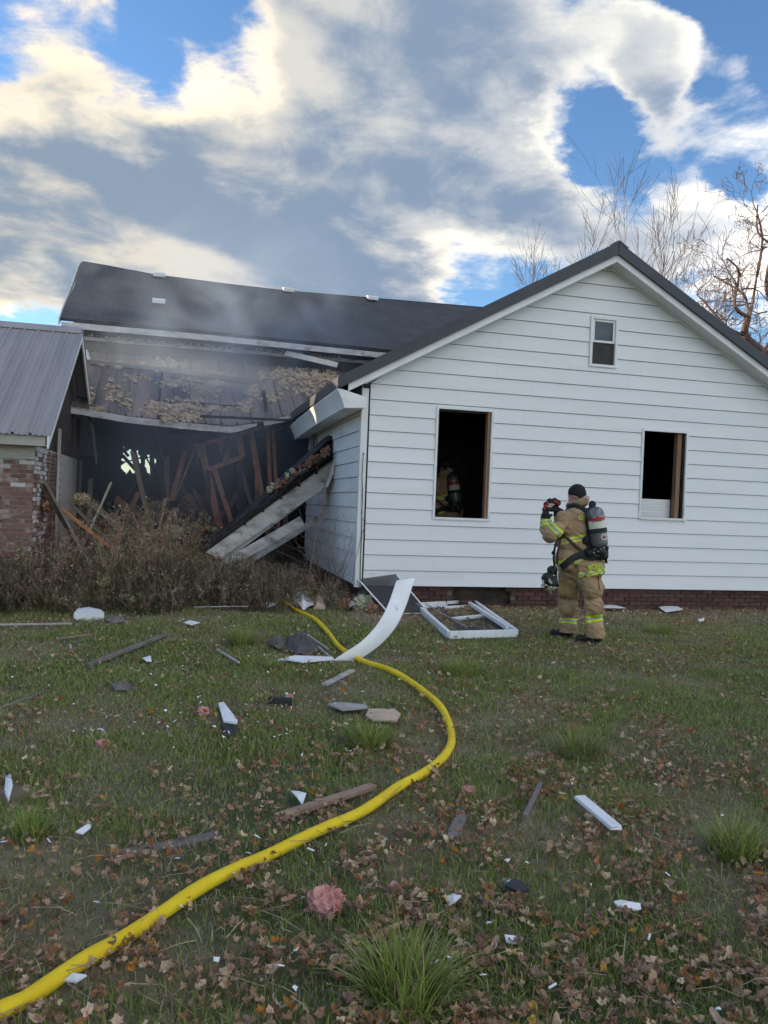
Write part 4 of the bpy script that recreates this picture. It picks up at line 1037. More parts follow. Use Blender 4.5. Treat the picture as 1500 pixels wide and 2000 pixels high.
# gloved hands: palm, four curled fingers, thumb, closed on the camera
def glove(wrist, fwd_v, out_v, curl_v, size=1.0):
    f, o, c = fwd_v.normalized(), out_v.normalized(), curl_v.normalized(); g = MB()
    g.cap(wrist, .042*size, wrist+f*.045*size, .044*size)
    palm = wrist+f*.075*size; g.cap(palm-o*.024*size, .032*size, palm+o*.026*size, .030*size)
    for i, (ln_, w_) in enumerate(((.062, -.036), (.072, -.012), (.070, .013), (.055, .036))):
        k0 = palm+o*w_*size+f*.020*size; k1 = k0+(f*.7+c*.55)*ln_*.55*size; k2 = k1+(f*.05+c*1.0)*ln_*.5*size
        g.cap(k0, .0165*size, k1, .0150*size, 8); g.cap(k1, .0150*size, k2, .0125*size, 8)
    t0 = palm-f*.030*size-o*.034*size; t1 = t0+(c*.7-o*.5+f*.2)*.042*size; t2 = t1+(c*.7+f*.6)*.034*size
    g.cap(t0, .019*size, t1, .016*size, 8); g.cap(t1, .016*size, t2, .013*size, 8)
    return g
dev_c = pt(1078, 986, 9.56)
wl = pt(1066, 1022, 9.44); hl = link('glove', remesh(glove(wl, pt(1066, 1000, 9.50)-wl, c_fwd*.8+c_right*.3, c_right*.8-c_fwd*.1, 1.45), .0075, 3), ff); hl.data.materials.append(MATS['knit'])
wr_ = pt(1097, 1010, 9.66); hr = link('glove', remesh(glove(wr_, pt(1086, 994, 9.57)-wr_, c_fwd*.5-c_right*.3+c_up*.5, -c_right*.8-c_fwd*.2, 1.55), .0075, 3), ff); hr.data.materials.append(MATS['knit'])
# boots
def boot(heel, toe, shaft_top, name='boot'):
    b = MB(); up_ = Vector((0, 0, 1)); d = (toe-heel); L_ = d.length; d.normalize()
    b.cap(heel+up_*.055+d*.05, .052, heel+up_*.060+d*L_*.55, .056); b.cap(heel+up_*.055+d*L_*.55, .054, heel+up_*.048+d*(L_-.05), .048)
    b.cap(heel+up_*.10+d*.07, .066, shaft_top, .085)
    return b
def mk_boot(heel, toe, st):
    me = remesh(boot(heel, toe, st), .010, 4); me.materials.append(MATS['rubber']); o = link('boot', me, ff)
    d = (toe-heel).normalized(); _, s_, u_ = basis(d); so_ = MB(); pts = []
    L_ = (toe-heel).length
    for i in range(16):
        a = 2*math.pi*i/16; pts.append(heel+d*(L_/2+math.cos(a)*L_*.5)+s_*(math.sin(a)*.056)+Vector((0, 0, .0)))
    so_.prism(pts, (0, 0, .028)).build('sole', 'tar', ff)
    return o
h1 = pt(1176, 1254, 9.42); h1.z = gh(h1.x, h1.y)+.004; t1 = h1 + (c_right*-.86+c_fwd*.15).normalized()*.31; t1.z = h1.z
mk_boot(h1, t1, pt(1163, 1226, 9.40))
h2 = pt(1120, 1244, 9.76); h2.z = gh(h2.x, h2.y)+.004; t2 = h2 + (c_right*-.75+c_fwd*.50).normalized()*.31; t2.z = h2.z
mk_boot(h2, t2, pt(1110, 1229, 9.74))
rb = MB().tube([h1+(t1-h1)*.05+Vector((-.01, 0, .165)) + c_right*.045, h1+(t1-h1)*.15+Vector((0, 0, .172))-c_fwd*.075, h1+(t1-h1)*.36+Vector((0, 0, .168))-c_fwd*.070], .009, 6).build('boot_stripe', 'silver_tape', ff)

# breathing apparatus worn on the back
ba = thing('breathing_apparatus', 'grey air tank pack with black harness on the back of the firefighter outside', 'air tank', pt(1165, 1070, 9.33))
c0, c1 = pt(1163.5, 1004, 9.345), pt(1171, 1060, 9.335); ax = (c1-c0).normalized(); RT = .097
prof = [(-.088, .018), (-.080, .045), (-.062, .070), (-.030, .090), (.0, RT), (1.0, RT)]
ln_ = (c1-c0).length; tp = []; trd = []
for a, r_ in ((-.088, .018), (-.082, .040), (-.066, .066), (-.036, .088), (0, RT)): tp.append(c0+ax*a); trd.append(r_)
for a, r_ in ((0, RT), (.030, .090), (.050, .070), (.060, .045)): tp.append(c1+ax*a); trd.append(r_)
tank = MB().tube(tp, trd, 28).build('cylinder', 'tank', ba, smooth=True)
def ringband(t0, t1, rr_, m, name, arc=None):
    n = 28; vs = []; _, a, b = basis(ax)
    rng = range(n+1); ang = (lambda k_: 2*math.pi*k_/n) if arc is None else (lambda k_: arc[0]+(arc[1]-arc[0])*k_/n)
    for t in (t0, t1):
        for k_ in rng: vs.append(c0+(c1-c0)*t + a*(math.cos(ang(k_))*rr_) + b*(math.sin(ang(k_))*rr_))
    return MB().add(vs, [(k_, k_+1, n+2+k_, n+1+k_) for k_ in range(n)]).build(name, m, tank, smooth=True)
ringband(.10, .235, RT+.0015, 'tank_red', 'red_band'); ringband(.235, .50, RT+.0015, 'tank_label', 'label_band'); ringband(.50, .66, RT+.007, 'strap_m', 'tank_strap')
tank_bvh = BVHTree.FromPolygons([v.co.copy() for v in tank.data.vertices], [tuple(p.vertices) for p in tank.data.polygons])
# printed marks: letters on the red band, a line of print on the label, red print and a ring emblem lower down
lettering('LI   NI', 'print', Z(770, 510), Z(880, 494), 2.6, 'tank_label', .004, tank_bvh, tank, 8.9)
lettering('D', 'print', Z(762, 562), Z(786, 559), 4.0, 'ink', .004, tank_bvh, tank, 8.9)
lettering('IIIIIIIIIIII', 'print', Z(794, 553), Z(868, 543), 2.2, 'ink', .004, tank_bvh, tank, 8.9)
lettering('I II I', 'print', Z(825, 664), Z(902, 652), 4.6, 'tank_red', .004, tank_bvh, tank, 8.9)
def ring_mark(cx, cy, r0, r1, m):
    vs = []; n = 26
    for k_ in range(n+1):
        a = math.pi*.22+2*math.pi*.86*k_/n
        for r_ in (r0, r1):
            q = ray(*Z(cx+math.cos(a)*r_, cy-math.sin(a)*r_)).normalized(); h = tank_bvh.ray_cast(CAM+q*8.9, q, 3)[0]
            vs.append((h-q*.004) if h is not None else (vs[-1] if vs else c1))
    MB().add(vs, [(2*i, 2*i+1, 2*i+3, 2*i+2) for i in range(n)]).build('emblem', m, tank)
ring_mark(888, 716, 24, 31, 'white_trim'); ring_mark(888, 716, 6, 17, 'tank_red')
bpl = MB(); a0, a1 = pt(1150, 992, 9.40), pt(1154, 1072, 9.40)
bpl.beam(a0, a1, .10, .055, c_fwd); bpl.cap(pt(1157, 985, 9.40), .045, pt(1150, 1000, 9.41), .05); bpl.cap(pt(1145, 1055, 9.40), .06, pt(1143, 1078, 9.41), .06)
o = link('backplate', remesh(bpl, .010, 3), ba); o.data.materials.append(MATS['strap_m'])
vb = MB(); vb.cap(pt(1152, 1080, 9.34), .050, pt(1176, 1078, 9.31), .048); vb.cap(pt(1172, 1076, 9.32), .05, pt(1180, 1086, 9.32), .048); vb.cap(pt(1182, 1082, 9.32), .030, pt(1184, 1098, 9.33), .016); vb.cap(pt(1185, 1070, 9.33), .022, pt(1185, 1080, 9.33), .022)
o = link('valve', remesh(vb, .007, 2, .004, 40), ba); o.data.materials.append(MATS['rubber'])
for (x_, y_) in ((1160, 1080), (1168, 1077), (1174, 1072)): MB().sphere(pt(x_, y_, 9.275), .010, 8, 6).build('valve_fitting', 'silver_tape', ba)
def strap(pts, w_, m, name='strap', off=.010, par=None, bvh=body_bvh):
    """webbing laid over the clothing along a row of sight lines"""
    ps = []
    for i in range(len(pts)-1):
        for s_ in range(6): t = s_/6; ps.append((pts[i][0]*(1-t)+pts[i+1][0]*t, pts[i][1]*(1-t)+pts[i+1][1]*t))
    ps.append(pts[-1]); vs = []
    for i, p in enumerate(ps):
        a, b = ps[max(0, i-1)], ps[min(len(ps)-1, i+1)]; ux, uy = b[0]-a[0], b[1]-a[1]; l = math.hypot(ux, uy) or 1; nx_, ny_ = -uy/l, ux/l
        for sg in (-1, 1):
            r = ray(p[0]+nx_*w_*sg/2, p[1]+ny_*w_*sg/2).normalized(); h = bvh.ray_cast(CAM+r*8.4, r, 3.0)[0]
            if h is None or (vs and abs((h-vs[-1]).dot(c_fwd)) > .15): h = (CAM+r*((vs[-1]-CAM).length)) if vs else CAM+r*9.3
            vs.append(h - r*off)
    o = MB().add(vs, [(2*i, 2*i+1, 2*i+3, 2*i+2) for i in range(len(ps)-1)]).build(name, m, par or ba, smooth=True)
    s_ = o.modifiers.new('t', 'SOLIDIFY'); s_.thickness = .008; s_.offset = 0
    return o
strap([Z(480, 390), Z(560, 370), Z(640, 395), Z(710, 450), Z(735, 520)], 9, 'strap_m', 'shoulder_strap', .022)
strap([Z(500, 375), Z(580, 355), Z(680, 400)], 4, 'strap_brown', 'shoulder_strap', .034)
strap([Z(445, 690), Z(520, 760), Z(600, 830), Z(660, 880)], 6, 'strap_brown', 'side_strap')
strap([Z(425, 1050), Z(480, 1000), Z(560, 940), Z(660, 900), Z(760, 930)], 13, 'strap_m', 'waist_belt', .018)
strap([Z(660, 930), Z(760, 950), Z(860, 950)], 8, 'strap_m', 'waist_belt', .03)
hs = MB().tube([pt(*Z(395, 700), 9.36), pt(*Z(372, 760), 9.30), pt(*Z(350, 850), 9.29), pt(*Z(340, 950), 9.33), pt(*Z(350, 1030), 9.34)], .013, 8).build('air_hose', 'rubber', ba, smooth=True)
MB().tube([pt(*Z(425, 690), 9.37), pt(*Z(405, 800), 9.31), pt(*Z(385, 900), 9.31), pt(*Z(375, 1010), 9.33)], .012, 8).build('air_hose', 'strap_brown', ba, smooth=True)
MB().cap(pt(*Z(365, 800), 9.30), .022, pt(*Z(335, 890), 9.30), .020).build('gauge', 'rubber', ba, smooth=True)
# face mask hanging at the hip
fm = thing('breathing_mask', 'black rubber breathing mask hanging at the hip of the outdoor firefighter', 'mask', pt(*Z(300, 1330), 9.33))
mb_ = MB(); mb_.cap(pt(*Z(318, 1075), 9.35), .050, pt(*Z(272, 1165), 9.335), .066); mb_.cap(pt(*Z(345, 1065), 9.34), .040, pt(*Z(345, 1210), 9.33), .045); mb_.cap(pt(*Z(272, 1165), 9.335), .060, pt(*Z(320, 1215), 9.33), .055); mb_.cap(pt(*Z(335, 1215), 9.33), .04, pt(*Z(378, 1240), 9.34), .022)
o = link('shell', remesh(mb_, .007, 4, .006, 22), fm); o.data.materials.append(MATS['rubber'])
MB().prism([pt(*Z(*q), 9.262) for q in ((285, 1165), (305, 1170), (330, 1215), (318, 1228), (288, 1205))], c_fwd*.03).build('visor', 'silver_tape', fm)
MB().prism([pt(*Z(*q), 9.262) for q in ((222, 1190), (236, 1182), (240, 1225), (226, 1235))], c_fwd*.03).build('visor', 'silver_tape', fm)
rg = MB(); rg.cap(pt(*Z(232, 1248), 9.31), .032, pt(*Z(330, 1272), 9.315), .036); rg.cap(pt(*Z(280, 1270), 9.305), .034, pt(*Z(308, 1325), 9.32), .018)
o = link('regulator', remesh(rg, .007, 3), fm); o.data.materials.append(MATS['visor'])
for q in ((222, 1256), (310, 1258)): MB().sphere(pt(*Z(*q), 9.27), .011, 8, 6).build('stud_button', 'tank_label', fm)
MB().sphere(pt(*Z(262, 1258), 9.275), .016, 10, 6).build('port', 'ink', fm)
# thermal camera in the hands
tcam = thing('thermal_camera', 'red and black handheld camera raised in gloved hands', 'camera', dev_c-Vector((0, 0, .06)))
def blob(pts, r, m, name, vox=.006):
    g = MB()
    for p0, p1 in zip(pts, pts[1:]): g.cap(pt(*Z(p0[0], p0[1]), p0[2]), r, pt(*Z(p1[0], p1[1]), p1[2]), r)
    o = link(name, remesh(g, vox, 2), tcam); o.data.materials.append(MATS[m]); return o
blob([(250, 420, 9.55), (265, 365, 9.56), (300, 330, 9.57), (350, 325, 9.60), (385, 345, 9.62)], .040, 'knit', 'housing')
blob([(240, 415, 9.505), (250, 380, 9.512), (275, 345, 9.522)], .018, 'dev_red', 'grip')
blob([(355, 335, 9.555), (385, 352, 9.575)], .022, 'dev_red', 'lens_ring')
MB().prism([pt(*Z(*q), 9.508) for q in ((268, 392), (292, 352), (335, 348), (338, 375), (300, 405))], c_fwd*.04).build('screen', 'collar_grey', tcam)

# second firefighter, seen through the tall opening: same gear, helmet on
src = pt(1122, 1045, 9.52); dst = pt(866, 936, 13.9)
shift = Matrix.Translation(dst) @ Matrix.Rotation(R(-12), 4, 'Z') @ Matrix.Translation(-src)
base = ff.location.copy()
ff2 = thing('person', 'firefighter in dark turnout gear standing inside the tall window opening', 'person', Vector((dst.x, dst.y, .45)))
ba2 = thing('breathing_apparatus', 'air tank pack on the firefighter inside the house', 'air tank', shift @ ba.location)
# stand on the indoor floor
lowest = min((shift @ v.co).z for o_ in ff.children if o_.type == 'MESH' and o_.name.startswith('sole') for v in o_.data.vertices)
shift = Matrix.Translation((0, 0, .452-lowest)) @ shift
def copy_under(o, par, m):
    if o.type != 'MESH': return
    me = o.data.copy(); me.transform(m); c = bpy.data.objects.new(o.name.split('.')[0], me); COL.objects.link(c); attach(c, par)
    for md in o.modifiers:
        if md.type == 'SOLIDIFY': s_ = c.modifiers.new('t', 'SOLIDIFY'); s_.thickness = md.thickness; s_.offset = md.offset
    return c
for o_ in list(ff.children):
    if o_.name.split('.')[0] in ('lettering', 'knit_cap'): continue
    copy_under(o_, ff2, shift)
for o_ in list(ba.children):
    c = copy_under(o_, ba2, shift)
    if c and o_.name.startswith('cylinder'):
        for g in o_.children:
            if g.name.split('.')[0] in ('red_band', 'label_band', 'tank_strap'): copy_under(g, c, shift)
hm = MB(); vs = []
for i in range(10):
    th = (i/9)*math.pi*.5
    for k_ in range(24):
        a = 2*math.pi*k_/24; vs.append(hc + HM @ Vector((-.01+.135*math.sin(th)*math.cos(a), .115*math.sin(th)*math.sin(a), .035+.12*math.cos(th))))
for k_ in range(24):
    a = 2*math.pi*k_/24; e_ = .215 if math.cos(a) < -.3 else .175; vs.append(hc + HM @ Vector((-.01+e_*math.cos(a), .15*math.sin(a), .018-.02*(math.cos(a) < -.3))))
hm.add(vs, [(i*24+k_, i*24+(k_+1) % 24, (i+1)*24+(k_+1) % 24, (i+1)*24+k_) for i in range(10) for k_ in range(24)])
hm.v = [tuple(shift @ Vector(q)) for q in hm.v]; hm.build('helmet', 'rubber', ff2, smooth=True)

rim = MB()
for h in hx:
    for i in range(26):
        u = rnd.random(); e = rnd.randrange(4); x = h[0]+(h[1]-h[0])*(u if e < 2 else e-2); z = h[2]+(h[3]-h[2])*((e if e < 2 else u)); lump_into(rim, (x, 24.9, z), rnd.uniform(.03, .10), i*3.3+x, amp=.6, freq=1.8, seg=7, ring=5)
ro = rim.build('burnt_edge', 'char', burn); ro['kind'] = 'stuff'

# ------------------------------------------------------------------ on the lawn
CLEAR = []      # (x, y, radius): no grass grows through these
def clear_line(a, b, r):
    a, b = Vector(a), Vector(b); n = max(2, int((b-a).length/(r*.8)))
    for i in range(n+1): p = a.lerp(b, i/n); CLEAR.append((p.x, p.y, r))
def spline(pts, n):
    out = []; P_ = [pts[0]]+list(pts)+[pts[-1]]
    for i in range(1, len(P_)-2):
        for k_ in range(n):
            t = k_/n; a, b, c, d = P_[i-1], P_[i], P_[i+1], P_[i+2]
            out.append(.5*((2*b)+(c-a)*t+(2*a-5*b+4*c-d)*t*t+(3*b-a-3*c+d)*t**3))
    out.append(P_[-2]); return out
hpx = [(505, 1156), (560, 1178), (600, 1202), (640, 1236), (668, 1268), (705, 1292), (760, 1316), (815, 1345), (862, 1382), (882, 1424), (872, 1464), (830, 1502), (765, 1542), (690, 1586), (590, 1640), (470, 1706), (340, 1784), (210, 1862), (90, 1934), (0, 1984), (-90, 2032)]
HR = .0265
hp_ = [onZ(x, y, .042) for x, y in hpx]
hp_ = spline(hp_, 9)
hpts = [Vector((p.x, p.y, gh(p.x, p.y)+HR+.012+.006*math.sin(i*.37))) for i, p in enumerate(hp_)]
hose = tag(MB().tube(hpts, [HR*(1+.03*math.sin(i*.9)) for i in range(len(hpts))], 16).build('fire_hose', 'hose', smooth=True), 'yellow fire hose curving across the lawn from the corner of the house', 'hose')
for p in hpts[::2]: CLEAR.append((p.x, p.y, .042))

def bent_sheet(name, label, rows, m, cat='sheet', th=.006, group=None):
    """rows: list of rows of world points, swept into a sheet"""
    n = len(rows[0]); vs = [p for r_ in rows for p in r_]
    o = MB().add(vs, [(j*n+i, j*n+i+1, (j+1)*n+i+1, (j+1)*n+i) for j in range(len(rows)-1) for i in range(n-1)]).build(name, m, smooth=True)
    s = o.modifiers.new('t', 'SOLIDIFY'); s.thickness = th; s.offset = 0
    return tag(o, label, cat, group)
# curved white panel rising off the ground
cl = [(648, 1300, 0.03), (672, 1284, .10), (705, 1262, .21), (735, 1230, .36), (755, 1195, .56), (768, 1160, .73), (774, 1143, .80)]
crr = [(690, 1302, .0), (716, 1287, .06), (748, 1262, .17), (774, 1230, .32), (792, 1192, .52), (804, 1155, .70), (810, 1138, .78)]
dl = [7.50, 7.55, 7.62, 7.72, 7.85, 8.0, 8.1]
rows = []
ctrlL = spline([onD(x, y, d+.08) for (x, y, _), d in zip(cl, dl)], 4); ctrlR = spline([onD(x, y, d+.20) for (x, y, _), d in zip(crr, dl)], 4)
nr = (c_right*.3 - c_fwd*.8 + Vector((0, 0, .5))).normalized()
for a, b in zip(ctrlL, ctrlR):
    rows.append([a.lerp(b, t) + nr*(.018*math.sin(math.pi*t)) for t in (0, .04, .2, .4, .6, .8, .96, 1)])
lo = min(p.z for r_ in rows for p in r_)
rows = [[p+Vector((0, 0, max(0, .012-lo))) for p in r_] for r_ in rows]
cp = bent_sheet('bent_siding', 'curved white siding panel bent up off the grass over the hose', rows, 'white_loose', 'panel', .012)
CLEAR += [(G(x, y).x, G(x, y).y, .14) for x, y in ((660, 1297), (690, 1290), (675, 1300))]
def flat_piece(name, label, poly, m, cat, th=.012, lift=.02, tilt=0.0, wob=.0, group=None, clr=True):
    ps = [G(x, y) for x, y in poly]; c = sum(ps, Vector())/len(ps)
    b = MB(); top = []
    for i, p in enumerate(ps):
        q = p.copy(); q.z = gh(q.x, q.y)+lift+tilt*((p-c).dot(c_fwd))*1.0 + (rnd.uniform(-wob, wob) if wob else 0); top.append(q)
    ctr = sum(top, Vector())/len(top)+Vector((0, 0, wob*.8)); n = len(top)
    vs = top+[ctr]+[q-Vector((0, 0, th)) for q in top]+[ctr-Vector((0, 0, th))]
    fs = [(i, (i+1) % n, n) for i in range(n)]+[(n+1+(i+1) % n, n+1+i, 2*n+1) for i in range(n)]+[((i+1) % n, i, n+1+i, n+1+(i+1) % n) for i in range(n)]
    o = b.add(vs, fs).build(name, m); tag(o, label, cat, group)
    r = max((p-c).length for p in ps)
    if clr: CLEAR.append((c.x, c.y, min(r*.62, .16)))
    return o
flat_piece('white_strip', 'pointed white strip lying at the foot of the curved panel', [(533, 1298), (575, 1296), (648, 1296), (652, 1303), (590, 1308), (560, 1304)], 'white_loose', 'strip', lift=.05, wob=.02)
# insect screen leaning on the corner of the house
scr = thing('window_screen', 'dark insect screen in a thin white frame leaning at the house corner', 'screen', G(760, 1200))
q = [onY(700, 1132, YF-.06), onY(774, 1122, YF-.10)]; 
q += [G(838, 1200, .02), G(760, 1202, .02)]
MB().add(q, [(0, 1, 2, 3)]).build('mesh', 'screen_mesh', scr)
for i in range(4):
    MB().beam(q[i], q[(i+1) % 4], .018, .014).build('frame_bar', 'white_loose' if i != 0 else 'wood_grey', scr)
# white window frame lying in the grass
wf = thing('window_frame', 'white window frame lying flat on the grass beside the firefighter', 'window frame', G(905, 1215))
A, B_, C_, D_ = G(813, 1190), G(925, 1184), G(1008, 1243), G(877, 1244)
def bar(a, b, w_, h_, z=0.0, m='white_loose', name='frame_bar'):
    up_ = Vector((0, 0, h_/2+.015+z)); o = MB().beam(a+up_, b+up_, w_, h_).build(name, m, wf, bevel=.004); clear_line(a, b, .06); return o
bar(A, B_, .05, .09); bar(B_, C_, .05, .09); bar(C_, D_, .05, .09); bar(D_, A, .05, .09)
def lerp4(u, v): return A.lerp(B_, u).lerp(D_.lerp(C_, u), v)
bar(lerp4(.42, .12), lerp4(1.0, .12), .03, .04, .02); bar(lerp4(.35, .50), lerp4(.86, .46), .07, .04, .01); bar(lerp4(.86, .10), lerp4(.93, .92), .05, .05, .05, name='sash_bar')
bar(lerp4(.10, .10), lerp4(.30, .95), .012, .012, .10, 'wood_post', 'screen_bar'); bar(lerp4(.16, .35), lerp4(.52, .80), .012, .012, .05, 'wood_tan', 'screen_bar'); bar(lerp4(.12, .60), lerp4(.55, .74), .012, .012, .04, 'wood_tan', 'screen_bar')
MB().add([lerp4(.35, .14)+Vector((0, 0, .02)), lerp4(.95, .14)+Vector((0, 0, .02)), lerp4(.95, .94)+Vector((0, 0, .02)), lerp4(.25, .94)+Vector((0, 0, .02))], [(0, 1, 2, 3)]).build('torn_screen', 'paper_dark', wf)
for i in range(12): CLEAR.append((lerp4((i % 4)*.25+.12, (i//4)*.3+.2).x, lerp4((i % 4)*.25+.12, (i//4)*.3+.2).y, .11))

def crumple(name, label, poly, m, amp=.05, cat='sheet', lift=.03):
    """a torn, creased sheet heaped on the ground inside a measured outline"""
    ps = [G(x, y) for x, y in poly]; c = sum(ps, Vector())/len(ps); vs = []; fs = []; n = len(ps); rings = 4; sd = rnd.random()*50
    vs.append(c+Vector((0, 0, lift+amp)))
    for j in range(1, rings+1):
        for i in range(n*2):
            a, b = ps[i//2], ps[(i//2+1) % n]; e = a.lerp(b, (i % 2)*.5); p = c.lerp(e, j/rings)
            h = amp*(1-j/rings)*1.2 + amp*1.1*abs(noise.noise(Vector((p.x*9, p.y*9, sd)))) + lift*.6
            vs.append(Vector((p.x, p.y, gh(p.x, p.y)+h)))
    m_ = n*2
    for i in range(m_): fs.append((0, 1+i, 1+(i+1) % m_))
    for j in range(rings-1):
        for i in range(m_): fs.append((1+j*m_+i, 1+(j+1)*m_+i, 1+(j+1)*m_+(i+1) % m_, 1+j*m_+(i+1) % m_))
    o = MB().add(vs, fs).build(name, m); s = o.modifiers.new('t', 'SOLIDIFY'); s.thickness = .006
    r = max((p-c).length for p in ps); CLEAR.append((c.x, c.y, min(.2, r*.7)))
    return tag(o, label, cat)
crumple('torn_sheet', 'crumpled white sheet at the far end of the hose, hose end side', [(495, 1180), (520, 1172), (548, 1166), (540, 1184), (515, 1192)], 'white_loose', .05)
crumple('torn_sheet', 'crumpled white siding heap beside a tan box near the corner', [(560, 1160), (580, 1152), (605, 1168), (615, 1188), (592, 1193), (575, 1182)], 'white_loose', .13)
crumple('torn_box', 'torn tan cardboard piece between white sheet and the shrub', [(610, 1172), (630, 1164), (640, 1178), (634, 1194), (612, 1192)], 'card_tan', .11, 'cardboard')
crumple('torn_sheet', 'dark grey plastic scrap on the shrub side of the tan cardboard', [(598, 1166), (612, 1158), (622, 1168), (606, 1176)], 'paper_dark', .09)
fluff('insulation_clump', 'yellowish insulation clump below the corner of the house', 704, 1190, .15, 'insul_pale', n=9)
fluff('insulation_clump', 'small scorched insulation clump beside the yellowish clump', 726, 1196, .09, 'insul_scorched', n=6)
flat_piece('paper_scrap', 'pale grey scrap standing by the yellowish insulation clump', [(678, 1186), (690, 1182), (694, 1196), (682, 1202)], 'wood_post', 'scrap', lift=.10, wob=.04)
fluff('insulation_clump', 'brown charred clump between tan cardboard and yellowish insulation', 668, 1190, .11, 'insul_scorched', n=6)
crumple('tar_paper', 'dark crumpled tar paper behind the foot of the curved panel', [(560, 1252), (600, 1245), (622, 1258), (618, 1284), (580, 1285), (555, 1272)], 'paper_dark', .10, 'paper')
crumple('tar_paper', 'small dark paper fold left of the tar paper heap', [(520, 1262), (548, 1250), (562, 1262), (545, 1278)], 'wood_grey', .06, 'paper')
def board(name, label, a, b, w_, h_, m, lift=.02, cat='board', tilt=0.0, lb=0.0, ra=0.0, group=None):
    pa, pb = G(*a), G(*b); pa.z += lift+h_/2; pb.z += lift+h_/2+lb
    o = MB().beam(pa, pb, w_, h_, rollang=ra, jag=w_*.35, rr=rnd).build(name, m, bevel=.002); clear_line(pa, pb, max(.025, w_*.6)); return tag(o, label, cat, group)
board('lath', 'thin lath poking from the tar paper heap towards the curved panel', (604, 1262), (648, 1296), .03, .02, 'wood_post', .06, 'lath', lb=-.04)
board('lath', 'second thin lath crossing under the curved panel foot', (600, 1258), (640, 1278), .025, .02, 'wood_post', .09, 'lath', lb=-.05)
board('board', 'brown weathered board lying beside the hose', (544, 1606), (728, 1542), .055, .025, 'wood_tan')
board('board', 'dark grey board half sunk in grass left of the hose', (222, 1692), (418, 1646), .075, .02, 'wood_grey', .0)
board('board', 'splintered white board lying right of the hose bend', (1132, 1582), (1200, 1642), .060, .02, 'white_loose', .05)
board('stick', 'thin forked stick lying right of the hose', (1055, 1552), (1024, 1618), .022, .018, 'wood_grey', .05, 'stick')
flat_piece('shingle', 'rounded grey shingle piece right of the hose', [(876, 1636), (890, 1610), (908, 1606), (910, 1618), (894, 1648), (872, 1652)], 'wood_grey', 'shingle', lift=.05)
flat_piece('siding_scrap', 'ragged white scrap with a charred black end in mid lawn', [(426, 1386), (436, 1385), (464, 1418), (462, 1426), (436, 1422)], 'white_loose', 'scrap', lift=.06, wob=.01)
flat_piece('charred_scrap', 'charred black end piece under the ragged white scrap', [(430, 1424), (462, 1424), (464, 1440), (448, 1444)], 'tar', 'scrap', lift=.045)
board('pipe', 'dark straight pole lying in the grass on the left', (172, 1300), (325, 1246), .035, .035, 'wood_grey', .01, 'pole')
board('pipe', 'second dark pole reaching the left edge of the lawn', (-10, 1398), (78, 1362), .03, .03, 'wood_grey', .0, 'pole')
board('lath', 'short tan lath left of the dark pole', (110, 1254), (176, 1245), .03, .015, 'wood_tan', .04, 'lath')
board('lath', 'grey strip at the foot of the weeds on the far left', (-10, 1229), (140, 1227), .03, .02, 'wood_post', .05, 'lath')
board('lath', 'thin straight grey strip below the weeds near the tuft', (378, 1202), (485, 1201), .012, .012, 'wood_post', .09, 'lath')
flat_piece('foam_block', 'white wedge of foam at the foot of the weeds', [(144, 1212), (152, 1202), (172, 1200), (196, 1202), (203, 1214)], 'white_loose', 'foam', lift=.10, th=.09, wob=.02)
crumple('torn_sheet', 'grey plastic wad right of the foam wedge', [(205, 1216), (240, 1212), (246, 1222), (215, 1226)], 'wood_grey', .05)
board('pipe', 'short black tube lying in mid lawn left of the hose', (526, 1376), (568, 1378), .05, .05, 'tar', .02, 'tube')
board('board', 'split grey board pointing at the hose', (634, 1352), (686, 1330), .05, .02, 'wood_post', .05)
flat_piece('board_scrap', 'thin grey veneer scrap left of the tan slab', [(640, 1382), (660, 1379), (715, 1384), (718, 1389), (668, 1393)], 'wood_post', 'scrap', lift=.05)
flat_piece('board_scrap', 'flat tan slab lying inside the hose bend', [(720, 1392), (770, 1390), (782, 1400), (775, 1414), (728, 1412), (714, 1402)], 'card_tan', 'slab', lift=.05, wob=.01)
board('stick', 'short grey stick lying between the tuft and the dark pole', (424, 1278), (466, 1304), .022, .015, 'wood_post', .05, 'stick')
crumple('torn_sheet', 'pale scrap under the dark leaves in mid left lawn', [(216, 1346), (240, 1336), (258, 1346), (250, 1356), (225, 1356)], 'wood_grey', .03)
for name, lab, px, py, r in (('insulation_clump', 'big pink insulation clump in the near grass', 640, 1796, .060), ('insulation_clump', 'small pink insulation clump right of the big one', 770, 1750, .030), ('insulation_clump', 'pink insulation clump left of the ragged white scrap', 395, 1398, .045), ('insulation_clump', 'pink insulation tuft right of the hose by the small leaves', 914, 1552, .035), ('insulation_clump', 'faded pink insulation tuft on the left lawn', 200, 1458, .038), ('insulation_clump', 'tiny pink insulation tuft near the black tube', 565, 1364, .03)):
    fluff(name, lab, px, py, r, 'insul_pink', n=10)
fluff('insulation_clump', 'pale yellow foam lump beside a black shingle scrap', 990, 1732, .028, 'insul_pale', n=6)
flat_piece('shingle', 'black shingle scrap beside the pale yellow foam lump', [(985, 1752), (1000, 1738), (1022, 1746), (1032, 1760), (1010, 1764)], 'tar', 'shingle', lift=.06)
